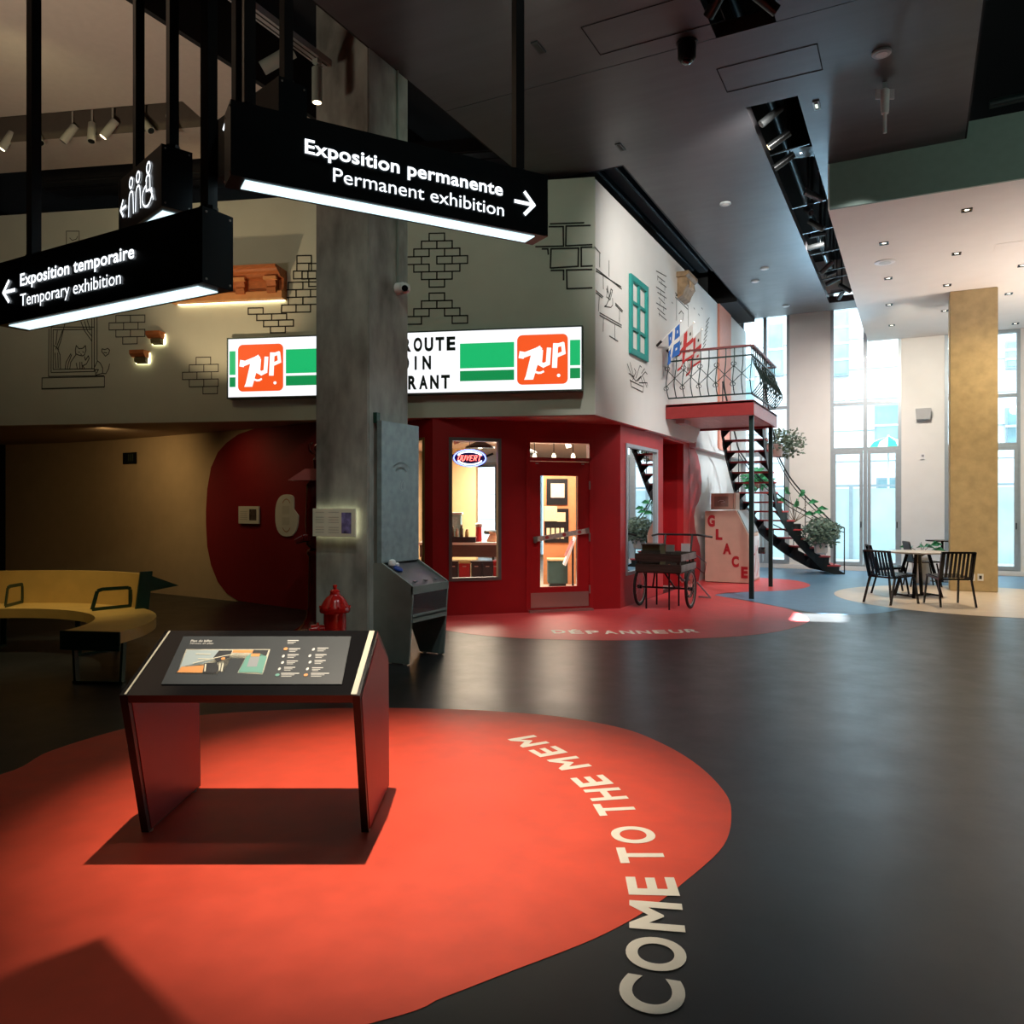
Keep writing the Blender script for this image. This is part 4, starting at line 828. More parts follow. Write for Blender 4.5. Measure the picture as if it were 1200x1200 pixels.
for a, c in ((269, 276), (335, 392), (539, 602.5), (668, 680)):
    rect('green_bar', spx(a), spx(c), .39, .78, M_g1, .001); rect('green_bar', spx(a), spx(c), .19, .35, M_g2, .001)
for sa, sb in ((279, 332), (606, 665.5)):
    s0, s1 = spx(sa), spx(sb); w = s1-s0; zz0, zz1 = zb+H_*.11, zb+H_*.88; r = .07; hh = zz1-zz0
    pts = []
    for cx, cy, a0 in ((s1-r, zz1-r, 0), (s0+r, zz1-r, 90), (s0+r, zz0+r, 180), (s1-r, zz0+r, 270)): pts += [(cx+r*math.cos(math.radians(a0+15*k)), cy+r*math.sin(math.radians(a0+15*k))) for k in range(7)]
    q = MB(); q.quad([wf(x, y, .002) for x, y in pts]); lg = q.build('orange_square', M_or, T)
    def L(x, y): return wf(s0+w*x, zz0+hh*y, .004)   # logo drawn in unit square
    q = MB()
    q.quad([L(.05, .62), L(.44, .76), L(.48, .66), L(.13, .54)]); q.quad([L(.03, .54), L(.05, .68), L(.15, .66), L(.13, .52)]); q.quad([L(.44, .78), L(.50, .72), L(.32, .10), L(.14, .10)]); q.quad([L(.30, .70), L(.46, .78), L(.30, .10), L(.16, .12)])
    q.build('numeral', M_sw, lg)
    q = MB(); q.strip([L(.47, .66), L(.45, .42), L(.52, .38), L(.61, .42), L(.63, .70)], w*.085, NW); q.build('letter', M_sw, lg)
    q = MB(); q.strip([L(.74, .36), L(.76, .78)], w*.10, NW); q.strip([L(.76, .76), L(.90, .80), L(.92, .62), L(.77, .56)], w*.07, NW); q.build('letter', M_sw, lg)
    q = MB(); cx = [(.44+.13*math.cos(math.radians(a)), .36+.13*math.sin(math.radians(a))) for a in range(100, 330, 23)]; q.strip([L(*c) for c in cx], w*.04, NW); q.build('swirl', M_sw, lg)
    q = MB(); q.quad([L(.82+.035*math.cos(k*.785), .17+.035*math.sin(k*.785)) for k in range(8)]); q.build('dot', M_sw, lg)
M_si = mat('sign_dark_letter', (.004, .02, .012), .6, var=0)
sc = spx(462); ch = H_*.22
for word, v, s1p in (('CASSE-CROUTE', .69, 535.5), ('DU COIN', .40, 507), ('RESTAURANT', .09, 529)):
    s1 = spx(s1p); lw = (spx(506)-spx(480))/2.02; s0 = s1-lw*len(word)*(1.0)
    for i, chh in enumerate(word):
        if chh in ' -': 
            if chh == '-': rect('letter', s0+lw*(i+.2), s0+lw*(i+.7), v+.09, v+.125, M_si, .002)
            continue
        x0 = s0+lw*i+lw*.08; wd = lw*(.78 if chh not in 'I' else .2); x0 += 0 if chh != 'I' else lw*.28
        q = MB(); q.text(chh, wf(x0, zb+H_*v, .003), UW*wd, Z*ch, .045); q.build('letter', M_si, T)
# ================================================================== wall drawings (ink lines on the painted walls)
def scrib(nm, plane, polys, w, label, ox=0, oy=0, s=1, off=.004, cat='wall drawing', m=None):
    q = MB()
    for P_ in polys: q.strip([plane.P(ox+x/s, oy+y/s, off) for x, y in P_], w, plane.n)
    return tag(q.build(nm, m or M_ink), label, cat, kind=None)
def brick_rows(rows, bw, bh, x0, y0, sl_=0.0):
    """outline strokes of bricks; rows: list of (dx, count)"""
    out = []
    for r, row in enumerate(rows):
        for dx, n in (row if isinstance(row, list) else [row]):
            for k in range(n):
                x, y = x0+dx+k*bw, y0+r*bh+(dx+k*bw)*sl_
                out += [[(x, y), (x+bw, y+bw*sl_), (x+bw, y+bh+bw*sl_), (x, y+bh), (x, y)]]
    return out
PF4 = PF
scrib('brick_drawing', PF4, brick_rows([(8, 1), (8, 1), (4, 2)], 17, 9, 340, 300, -.02)+brick_rows([(0, 1), (-8, 2), (0, 2)], 17, 9, 362, 309, -.02)+brick_rows([(-6, 1), (4, 2), (12, 2), (20, 1)], 17.5, 7.4, 297, 361, -.02)+brick_rows([(0, 2), (-8, 2), (0, 2), (-8, 2)], 17, 8.8, 338, 331, -.02), .018, 'black brick outlines beside and below the wooden cornice, left of the column')
scrib('brick_drawing', PF4, brick_rows([(18, 1), (9, 2), [(0, 1), (36, 1)], [(-9, 1), (27, 2)], [(0, 1), (36, 1)], (9, 2), (18, 1)], 18, 9, 485, 274, -.02), .018, 'black brick outlines high on the wall just right of the grey column')
scrib('brick_drawing', PF4, brick_rows([(18, 1), (9, 2), [(0, 1), (36, 1)], [(-9, 1), (45, 1)]], 18, 9, 485, 344, -.02), .018, 'black stepped brick outlines just above the light box sign, right of the column')
scrib('brick_drawing', PF4, brick_rows([(8, 1), (0, 2), (-8, 2), (0, 2), (16, 1)], 17, 8.6, 222, 419, -.02), .012, 'thin brick outlines left of the light box sign')
scrib('brick_drawing', PF4, brick_rows([(8, 2), (0, 2), (8, 2), (16, 1)], 17, 8.4, 128, 370, -.02), .012, 'thin brick outlines under the left end of the wooden cornice')
# big bricks near the corner (scale 10 crop)
bigb = [[(250, 225), (640, 212)], [(235, 258), (400, 256), (405, 485), (80, 492)], [(430, 480), (435, 250), (715, 243)], [(430, 482), (735, 468)], [(155, 518), (220, 518), (226, 580)], [(250, 740), (258, 518), (580, 508), (575, 722), (258, 742)], [(735, 495), (612, 500), (612, 722), (740, 716)], [(260, 770), (405, 768), (405, 880)], [(735, 758), (440, 765), (445, 985), (735, 974)]]
scrib('brick_drawing', PF4, bigb, .022, 'large black brick outlines beside the corner above the light box sign', 620, 240, 10)
# cat in a window (scale 9.233 crop)
cat = [[(250, 935), (255, 420)], [(278, 890), (280, 400), (740, 400)], [(300, 860), (300, 430), (720, 425)], [(745, 880), (745, 290)], [(720, 850), (718, 300)], [(775, 760), (775, 290)], [(300, 858), (740, 850)], [(280, 892), (745, 880)], [(250, 935), (850, 925)], [(180, 950), (855, 935), (855, 1050), (178, 1072), (180, 950)], [(178, 1066), (855, 1046)],
       [(430, 350), (380, 560), (350, 640), (375, 700), (380, 850)], [(400, 440), (330, 640)], [(310, 600), (360, 640)], [(345, 440), (330, 590)], [(320, 680), (330, 840)], [(350, 680), (355, 840)], [(600, 340), (640, 440), (720, 555)], [(640, 340), (670, 440), (720, 500)], [(670, 330), (700, 430)],
       [(430, 850), (440, 780), (490, 690)], [(455, 850), (465, 790), (500, 700)], [(480, 850), (490, 780), (545, 700), (540, 650), (550, 600), (580, 635), (620, 630), (650, 600), (655, 650), (640, 700), (615, 712), (580, 705), (545, 690)], [(575, 668), (585, 676)], [(620, 668), (630, 676)], [(600, 690), (605, 700)], [(550, 790), (560, 850)], [(590, 780), (590, 850), (615, 850), (610, 780)], [(640, 720), (650, 760), (680, 710), (690, 740), (660, 800), (620, 820), (640, 850)],
       [(750, 830), (780, 765), (810, 790), (835, 840), (835, 900), (760, 920), (755, 860), (790, 860), (770, 900)], [(835, 900), (870, 905), (900, 850), (910, 800)], [(865, 715), (825, 665), (830, 635), (860, 645), (890, 630), (912, 650), (900, 690), (865, 715)], [(850, 675), (880, 680)]]
scrib('cat_window_drawing', PF4, cat, .012, 'line drawing of a cat sitting in a curtained window under the temporary exhibition sign', 30, 340, 9.233)
scrib('small_drawing', PF4, [[(78, 287), (78, 271), (93, 271), (93, 283)], [(82, 279), (85, 282), (90, 280), (91, 277)]], .010, 'tiny square line drawing on the wall above the temporary exhibition sign')
# side wall drawings (scale 5.4563 crop at 690,280)
PS4 = PSd
br = [[(35, 50), (72, 92)], [(68, 92), (68, 180)], [(45, 190), (208, 320)], [(45, 205), (205, 306)], [(128, 140), (128, 240)], [(45, 330), (90, 370)], [(45, 345), (85, 378)], [(65, 370), (60, 460)], [(170, 412), (215, 460)], [(168, 422), (212, 468)], [(195, 460), (195, 530)], [(68, 472), (208, 552)], [(68, 488), (208, 566)], [(92, 500), (90, 590)], [(165, 550), (165, 640)], [(130, 620), (185, 655)], [(90, 230), (92, 320)]]
scrib('brick_drawing', PS4, br, .016, 'sketched brick joints on the white side wall left of the teal window', 690, 280, 5.4563)
bird = [[(118, 300), (112, 370), (135, 390), (150, 330), (140, 320), (128, 380), (118, 300)], [(128, 385), (110, 425), (98, 432), (140, 438), (152, 420), (150, 380)], [(112, 320), (125, 350)], [(140, 340), (130, 375)]]
scrib('bird_drawing', PS4, bird, .014, 'small sketched bird on the white side wall near the corner', 690, 280, 5.4563)
rows = []
for k in range(9): rows.append([(430+(k % 3)*8, 205+k*34), (495-(k % 2)*10, 240+k*35)])
for k in range(8): rows.append([(440+(k*23) % 50, 235+k*33), (438+(k*23) % 50, 262+k*33)])
scrib('brick_drawing', PS4, rows, .016, 'sketched brick courses on the white side wall right of the teal window', 690, 280, 5.4563)
pot = [[(262, 900), (272, 945), (345, 980), (350, 930)], [(262, 905), (345, 945)], [(245, 800), (275, 880)], [(262, 790), (285, 880), (255, 860)], [(300, 890), (325, 810), (335, 820)], [(310, 910), (360, 850), (372, 865)], [(320, 920), (372, 920), (375, 940)], [(280, 900), (300, 850), (290, 830)], [(270, 870), (300, 910), (330, 880), (345, 925)], [(345, 880), (370, 950)], [(335, 860), (355, 830)]]
scrib('flower_box_drawing', PS4, pot, .016, 'sketched flower box under the teal window', 690, 280, 5.4563)
dr = [[(552, 345), (635, 430), (635, 560)], [(552, 372), (632, 450)], [(555, 360), (640, 395)], [(560, 380), (560, 520)], [(575, 480), (590, 460), (605, 480), (600, 520)], [(530, 405), (535, 412)], [(670, 440), (676, 450)], [(700, 480), (706, 490)], [(720, 440), (726, 450)]]
scrib('door_drawing', PS4, dr, .018, 'sketched doorway under the carved corbel on the white side wall', 690, 280, 5.4563)
rr_ = [[(726+k*4, 702-k*28), (746+k*4, 672-k*28)] for k in range(7)]
scrib('brick_drawing', PS4, rr_, .02, 'short slanting ink strokes on the side wall beside the salmon pilaster', 690, 280, 5.4563)

# ================================================================== wooden cornice and small brackets on the front wall
def wfr(s, z, off=0): return C0+UW*s+NW*off+Z*z
def sF(px, py=350, off=0): p = PF.P(px, py, off); return (p-C0).dot(UW), p.z
M_corn = mat('orange_brown_wood', (.52, .17, .055), .55, var=.18, scale=6, stretch=(.3, 6, 6), bump=.1)
(sa, zA), (sb, zB) = sF(197+9, 358), sF(336, 352); zt1 = sF(334, 318)[1]; zb1 = zB
T = thing('wooden_cornice', wfr((sa+sb)/2, zb1), 'orange brown wooden cornice with brackets, glowing on the left front wall', 'cornice')
def wprof(prof, s0, s1): q = MB(); q.prism([wfr(s0, z, o) for o, z in prof], UW*(s1-s0)); return q
Hc = zt1-zb1; K = Hc/.60
wprof([(0, zt1), (.36, zt1), (.36, zt1-.04*K), (.31, zt1-.06*K), (.29, zt1-.10*K), (.24, zt1-.13*K), (.20, zt1-.18*K), (0, zt1-.18*K)], sa, sb).build('crown', M_corn, T)
wprof([(0, zt1-.18*K), (.10, zt1-.18*K), (.10, zb1+.17*K), (0, zb1+.17*K)], sa, sb).build('frieze', M_corn, T)
wprof([(0, zb1+.17*K), (.13, zb1+.17*K), (.16, zb1+.14*K), (.16, zb1), (0, zb1)], sa, sb).build('base_moulding', mat('light_orange_wood', (.78, .36, .14), .5, var=.1, scale=6), T)
for px in (208, 245, 284, 320):
    s, _ = sF(px, 345); q = wprof([(.10, zt1-.18*K), (.20, zt1-.18*K), (.22, zt1-.22*K), (.20, zt1-.28*K), (.18, zt1-.36*K), (.20, zt1-.40*K), (.19, zt1-.50*K), (.10, zt1-.50*K)], s, s+.13); q.build('bracket', M_corn, T)
    q = wprof([(.20, zt1-.19*K), (.25, zt1-.19*K), (.25, zt1-.25*K), (.20, zt1-.26*K)], s-.03, s+.16); q.build('bracket_cap', mat('light_orange_wood', (.78, .36, .14)), T)
q = MB(); q.prism([wfr(sa+.05, zb1-.004, .004), wfr(sb-.02, zb1-.004, .004), wfr(sb-.02, zb1-.004, .03), wfr(sa+.05, zb1-.004, .03)], Z*.004); q.build('led_strip', glow('cornice_led', (1, .88, .5), 7), T)
lamp('cornice_front_light', 'SPOT', wfr((sa+sb)/2, 3.0, 1.6), 75, (1, .72, .42), wfr((sa+sb)/2, (zb1+zt1)/2, 0), .05, 75, .6)
for i, (x0, x1, y0, y1, nm) in enumerate(((176, 194, 390, 405, 'upper right small carved wooden bracket glowing on the front wall'), (157, 176, 412, 427, 'lower left small carved wooden bracket glowing on the front wall'))):
    s0, z0 = sF(x0+4, y1); s1, z1 = sF(x1, y0); T = thing('wall_bracket', wfr((s0+s1)/2, z0), nm, 'bracket', 'small glowing brackets')
    wprof([(0, z1), (.16, z1), (.16, z1-.05), (.12, z1-.09), (.03, z1-.10)], s0-.02, s1).build('top_block', M_corn, T)
    wprof([(.03, z1-.10), (.11, z1-.10), (.10, z0+.02), (.03, z0)], s0+.02, s1-.01).build('lower_block', mat('olive_wood', (.16, .13, .06), .6, var=.1), T)
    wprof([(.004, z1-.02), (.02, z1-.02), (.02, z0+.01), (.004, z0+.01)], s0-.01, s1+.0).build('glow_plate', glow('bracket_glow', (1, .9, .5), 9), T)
# teal window frame on the side wall
T = thing('teal_window_frame', PSd.P(746, 372), 'teal wooden six light window frame hung on the white side wall', 'window frame')
Yt0, Yt1 = PSd.P(736.5, 372).y, PSd.P(757, 372).y; ztop = PSd.P(737, 321).z; zbot = PSd.P(737, 414).z
M_tl = mat('teal_paint', (.02, .30, .27), .5, var=.06)
def sd(s, z, off=0): return Vector((-3.744+off, s, z))
frame_on(sd, Yt0, Yt1, zbot, ztop, .085, .005, .045, M_tl, 'outer_frame', T)
ym = (Yt0+Yt1)/2; blk(sd, ym-.035, ym+.035, zbot+.085, ztop-.085, .005, .035).build('mullion', M_tl, T)
for k in (1, 2):
    z = zbot+(ztop-zbot)*k/3
    for a, c in ((Yt0+.085, ym-.035), (ym+.035, Yt1-.085)): blk(sd, a, c, z-.02, z+.02, .005, .032).build('glazing_bar', M_tl, T)
# carved corbel near the top
T = thing('carved_corbel', PSd.P(802, 340), 'brown carved wooden corbel high on the white side wall', 'corbel')
y0, y1 = PSd.P(793, 330).y, PSd.P(811, 330).y; z1 = PSd.P(793, 319).z; M_cb = mat('weathered_brown_wood', (.30, .20, .11), .7, var=.3, scale=8, bump=.3)
def sprof(prof, a, c): q = MB(); q.prism([sd(a, z, o) for o, z in prof], (0, c-a, 0)); return q
sprof([(0, z1), (.22, z1), (.22, z1-.05), (.17, z1-.09), (0, z1-.09)], y0-.03, y0+.62).build('cap', M_cb, T)
sprof([(0, z1-.09), (.17, z1-.09), (.19, z1-.22), (.12, z1-.33), (.09, z1-.41), (0, z1-.45)], y0+.03, y0+.56).build('scroll_body', M_cb, T)
sprof([(.18, z1-.12), (.21, z1-.16), (.20, z1-.24), (.16, z1-.26)], y0+.18, y0+.40).build('carved_boss', mat('pale_worn_wood', (.5, .34, .2), .7, var=.2), T)
# small camera on the grey column with its conduit
T = thing('security_camera', (-4.60, 6.45, 3.58), 'small white round security camera on the grey column with a cable conduit', 'camera')
pc = onx(465, 330, -4.646); q = MB(); q.cyl((-4.635, pc.y, pc.z-.05), (-4.635, pc.y, 7.29), .011, n=8); q.build('conduit', M_gd, T, True)
pc = onx(470, 338, -4.60); q = MB(); q.cyl((-4.645, pc.y-.0, pc.z), (-4.57, pc.y, pc.z), .06, n=16); q.build('mount', M_white, T, True)
q = MB(); q.lathe([(.02, -.055), (.05, -.03), (.055, 0), (.05, .03), (.02, .05)], (-4.54, pc.y-.02, pc.z-.01), 16); q.build('housing', M_white, T, True)
q = MB(); dd = (Vector((0, 0, 1.5))-Vector((-4.54, pc.y-.02, pc.z-.01))).normalized(); c_ = Vector((-4.54, pc.y-.02, pc.z-.01)); q.cyl(c_+dd*.03, c_+dd*.065, .032, n=14); q.build('lens', M_blkgloss, T, True)
# small dark sign on the curved wall
cc, nn = on_curve(153, 537, 0); nw = cw(nn.x, nn.y).normalized(); u = Vector((-nw.y, nw.x, 0)); T = thing('exit_plate', cc, 'small dark direction plate with faint pictograms on the tan curved wall', 'sign')
q = MB(); a = cc+nw*.005; q.prism([a-u*.19-Z*.10, a+u*.19-Z*.10, a+u*.19+Z*.10, a-u*.19+Z*.10], nw*.02); q.build('plate', M_blk, T)
a = cc+nw*.027; q = MB()
for k in range(3): q.strip([a+u*(-.02+.06*k)-Z*.05, a+u*(-.02+.06*k)+Z*.03], .015, nw); q.strip([a+u*(-.02+.06*k)+Z*.045, a+u*(-.02+.06*k)+Z*.06], .02, nw)
stuff(q.build('pictogram', mat('faint_green', (.10, .14, .08), .6, var=0), T))

# ================================================================== ducts and dark fittings over the wall top
M_duct = mat('black_duct', (.016, .016, .018), .4, .3, var=.1)
for i, (o, z, r) in enumerate(((.02, 6.2, .13), (.27, 6.2, .13), (-.25, 6.25, .13))):
    q = MB(); k = C0+Z*z; a = k+DW*8+NW*o; c = Vector((C0.x+o, C0.y, z))+NW*o*.5; e = Vector((C0.x+o, 15.5, z))
    q.bar(a, c, .2, .2); q.bar(c, e, .2, .2); tag(q.build('air_duct', M_duct, bevel=.02), ['black duct running just over the wall top around the corner', 'outermost black duct around the corner above the wall', 'black duct set behind the wall top'][i], 'duct', 'ducts over the wall')
b = MB(); b.box(-3.36, -3.34, 9.62, 18.9, ZC, 7.3); struct(b.build('trim_6', M_void))
b = MB(); b.box(-4.64, -3.34, 9.62, 9.66, ZC, 7.3); struct(b.build('trim_7', M_void))
# ---- left pale ceiling with a recess and track lights
WX = -NW; # away from us
def lc(a, d, z=6.2): return C0+DW*a+NW*d+Z*z       # a metres left of the corner, d metres in front of the front wall
def lpoly(nm, pts, m, z0=6.2, th=.08): q = MB(); q.prism([lc(a, d, z0) for a, d in pts], Z*th); return struct(q.build(nm, m))
def ad(px, py, z=6.2): p = onz(px, py, z)-C0; return p.dot(DW), p.dot(NW)
A0 = ad(0, 137); A1 = ad(213, 120); A2 = ad(230, 133); A3 = ad(230, 147); A4 = ad(0, 170)
dn = (A0[1]+A1[1])/2; df = (A3[1]+A4[1])/2; ar = A2[0]; E1 = ad(283, 82)
def edge_a(d):     # a of the diagonal right border (world x = -6.46)
    return ((-6.46)-C0.x-NW.x*d)/DW.x
far = .52
lpoly('ceiling_left', [(edge_a(far), far), (edge_a(df), df), (14, df), (14, far)], M_lceil)
lpoly('ceiling_left', [(edge_a(df), df), (edge_a(dn), dn), (ar, dn), (ar, df)], M_lceil)
lpoly('ceiling_left', [(edge_a(dn), dn), (edge_a(11.5), 11.5), (14, 11.5), (14, dn)], M_lceil)
M_rec = mat('brown_recess', (.16, .13, .10), .8, var=.05)
q = MB(); q.prism([lc(ar, dn, 6.6), lc(14, dn, 6.6), lc(14, df, 6.6), lc(ar, df, 6.6)], Z*.05); struct(q.build('ceiling_recess', M_rec))
for (aa, bb_) in (((ar, df), (14, df)), ((ar, dn), (14, dn)), ((ar, dn), (ar, df))):
    q = MB(); q.prism([lc(*aa, 6.2), lc(*bb_, 6.2), lc(*bb_, 6.65), lc(*aa, 6.65)], NW*.01+DW*.01); struct(q.build('trim_8', M_rec))
def track_spot(p, aim, label, m, r=.045, L=.22, group='white track spotlights', on=True, name='track_spotlight', glowc=(1, .8, .5), gs=6, stem=.12):
    p = Vector(p); d = (Vector(aim)-p).normalized(); T = thing(name, p, label, 'spotlight', group)
    q = MB(); q.cyl(p+Z*stem, p, .012, n=8); q.box(p.x-.03, p.x+.03, p.y-.03, p.y+.03, p.z+stem-.02, p.z+stem+.02); q.build('stem', m, T)
    q = MB(); q.cyl(p-d*.06, p+d*L, r, n=16); hd = q.build('head', m, T, True)
    q = MB(); q.cyl(p+d*(L-.002), p+d*(L+.003), r*.8, n=16); q.build('lens', glow('spot_lens_'+m.name, glowc, gs) if on else M_blkgloss, hd); return T
M_spw = mat('cream_spot_housing', (.62, .60, .50), .5, var=.03)
for i, (px, py, ax) in enumerate(((12, 160, -.4), (42, 155, .5), (85, 152, -.5), (108, 150, .1), (132, 146, -.5), (168, 142, .7), (200, 140, .3))):
    p = onz(px, py, 6.28); track_spot(p, p+DW*ax*-1+NW*.2-Z*.8, 'cream ceiling spotlight in the brown recess at upper left, %s' % ['first from the left', 'second from the left', 'third from the left', 'fourth from the left', 'fifth from the left', 'sixth from the left', 'the rightmost'][i], M_spw, .05, .2, 'spotlights in the left recess', on=i in (0, 4), stem=.29)
q = MB(); q.bar(lc(ar+.1, (dn+df)/2, 6.46), lc(9, (dn+df)/2, 6.46), .05, .04); tag(q.build('light_track', M_spw), 'cream light track inside the brown recess at upper left', 'track')
# the pale track beside the column
T = thing('light_track', (-5.02, 4, 5.70), 'long grey light track ending beside the grey column at upper left', 'track')
q = MB(); q.box(-5.08, -4.96, .5, 5.88, 5.70, 5.76); q.build('track_rail', mat('pale_grey_track', (.30, .31, .31), .4, var=.03), T)
q = MB(); q.box(-5.055, -5.045, .5, 5.85, 5.695, 5.70); q.box(-5.0, -4.99, .5, 5.85, 5.695, 5.70); stuff(q.build('track_groove', M_ink, T))
for y in (1.5, 3.5, 5.4): 
    q = MB(); q.cyl((-5.02, y, 5.76), (-5.02, y, 7.3), .008, n=6); q.build('hanger', M_blk, T)
p = onz(370, 80, 5.57); track_spot((-5.0, 5.72, 5.55), (-5.0, 5.72, 4.0), 'straight hanging cream spotlight, lit, at the column end of the grey track', mat('green_grey_housing', (.34, .40, .36), .4, var=.03), .048, .26, 'spotlights on the grey track')
track_spot((-5.02, 5.35, 5.56), (-5.9, 4.9, 5.0), 'tilted cream spotlight on the grey track left of the straight one', mat('green_grey_housing', (.34, .40, .36)), .06, .26, 'spotlights on the grey track', on=False)
b = MB(); b.box(-6.50, -6.44, -4, 10, 6.18, 6.9); struct(b.build('trim_9', M_void))
# ================================================================== balcony landing
LX0, LX1, LY0, LY1, LZ = -3.744, -2.30, 12.92, 15.30, 3.19
M_lred = mat('barn_red_paint', (.26, .016, .016), .45, var=.06); M_iron = mat('dark_green_iron', (.010, .030, .026), .4, .3, var=.05)
M_soff = mat('pale_pink_boards', (.62, .38, .36), .5, var=.06, stretch=(8, .3, 1))
T = thing('balcony', (-3.02, 14.1, 2.96), 'red balcony landing on black posts against the white side wall', 'balcony')
q = MB(); q.box(LX0+.01, LX1, LY0, LY0+.04, 2.96, LZ); q.build('front_fascia', M_lred, T)
q = MB(); q.box(LX1-.04, LX1, LY0+.04, LY1, 2.96, LZ); q.build('side_fascia', mat('light_red_board', (.45, .12, .12), .4, var=.08), T)
q = MB(); q.box(LX0+.01, LX1-.04, LY1-.04, LY1, 2.96, LZ); q.build('back_fascia', M_lred, T)
nb = 9; bw = (LX1-.04-LX0-.01)/nb
for k in range(nb):
    q = MB(); q.box(LX0+.012+k*bw, LX0+.008+(k+1)*bw, LY0+.04, LY1-.04, 3.0, 3.02); q.build('soffit_board', M_soff, T)
q = MB(); q.box(LX0+.01, LX1, LY0, LY1, LZ-.03, LZ+.01); q.build('deck', M_lred, T)
q = MB(); q.box(-3.7, -3.55, LY0+.5, LY0+.9, 2.93, 3.0); q.build('soffit_fitting', mat('rosy_fitting', (.55, .35, .33), .4, var=0), T)
for (x, y) in ((-2.36, 13.06), (-2.40, 15.20)):
    q = MB(); q.box(x-.035, x+.035, y-.035, y+.035, 0, 2.96); q.build('post', M_iron, T)
# railing
T = thing('balcony_railing', (-3.02, 14.1, LZ), 'wrought iron bow fronted railing with red handrail around the balcony', 'railing')
def rail_run(a, b_, out, n, skip=0):
    a, b_, out = Vector(a), Vector(b_), Vector(out); d = b_-a
    q = MB(); q.bar(a+Z*.89, b_+Z*.89, .075, .03); q.build('handrail', mat('brown_red_rail', (.22, .05, .05), .4, var=.05), T)
    for z in (.74, .12): q = MB(); q.bar(a+Z*z, b_+Z*z, .03, .022); q.build('rail_bar', M_iron, T)
    prof = [(0, .12), (.06, .18), (.13, .28), (.14, .36), (.09, .48), (.03, .60), (0, .72), (0, .88)]
    for k in range(n+1):
        p = a+d*k/n; q = MB(); q.tube([p+out*o+Z*z for o, z in prof]+[], .009, 5); q.build('baluster', M_iron, T, True)
    for k in range(n):
        p0 = a+d*k/n; p1 = a+d*(k+1)/n; hi, lo = (.58, .30); z0, z1 = ((hi, .44) if k % 2 == 0 else (.44, hi))
        z2, z3 = ((lo, .44) if k % 2 == 0 else (.44, lo)); o = lambda z: .05 if z > .5 else (.13 if z < .4 else .10)
        for u0, u1 in ((z0, z1), (z2, z3)):
            q = MB(); q.tube([p0+out*o(u0)+Z*u0, p1+out*o(u1)+Z*u1], .006, 4); q.build('diagonal_rod', M_iron, T)
        if k % 2 == 0:
            for zc in (hi, lo):
                q = MB(); c = p0+out*(o(zc)+.01)+Z*zc; dn_ = d.normalized()
                for sg in (-1, 1): q.tube([c+dn_*sg*(.01+.03*math.sin(t))+Z*(.03*(1-math.cos(t)))*(1 if zc > .4 else -1) for t in [.0, .8, 1.6, 2.4, 3.1]], .006, 4)
                q.build('scroll', M_iron, T, True)
rail_run((LX0+.04, LY0+.05, LZ), (LX1-.04, LY0+.05, LZ), (0, -1, 0), 10)
rail_run((LX1-.04, LY0+.05, LZ), (LX1-.04, LY1-.05, LZ), (1, 0, 0), 14)
rail_run((LX1-.04, LY1-.05, LZ), (-2.5, LY1-.05, LZ), (0, 1, 0), 1)

# ================================================================== curved iron staircase
path = []   # centre x,y (camera frame measured), per tread
ctr = [(-2.95, 15.42), (-2.95, 15.66), (-2.95, 15.90), (-2.95, 16.14), (-2.95, 16.40), (-2.945, 16.68)]
for px, t in ((887, 16.62), (893, 16.85), (900, 17.05), (908, 17.22), (918, 17.37), (929, 17.5), (942, 17.6), (957, 17.66), (972, 17.62)):
    v = cw((px-600)/F*t, t); ctr.append((v.x, v.y))
T = thing('iron_staircase', (-2.6, 17, 0), 'curved black iron staircase with red treads descending from the balcony to the windows', 'staircase')
M_tread = mat('coral_red_tread', (.50, .055, .06), .4, var=.05); M_str = mat('black_stringer', (.014, .018, .020), .4, .2, var=.08)
C3 = [Vector((x, y, 0)) for x, y in ctr]; hd = []
for i in range(len(C3)):
    d = (C3[min(i+1, len(C3)-1)]-C3[max(i-1, 0)]).normalized(); hd.append(d)
def tz(i): return 2.99-.199*i
HW = .41
for i, c in enumerate(C3):
    d = hd[i]; n = Vector((-d.y, d.x, 0)); z = tz(i)
    dn0 = hd[max(i-1, 0)]; ln = .14
    q = MB(); q.prism([c-d*ln-n*HW+Z*(z-.035), c+d*ln-n*HW+Z*(z-.035), c+d*ln+n*HW+Z*(z-.035), c-d*ln+n*HW+Z*(z-.035)], Z*.035); q.build('tread', M_tread, T, bevel=.006)
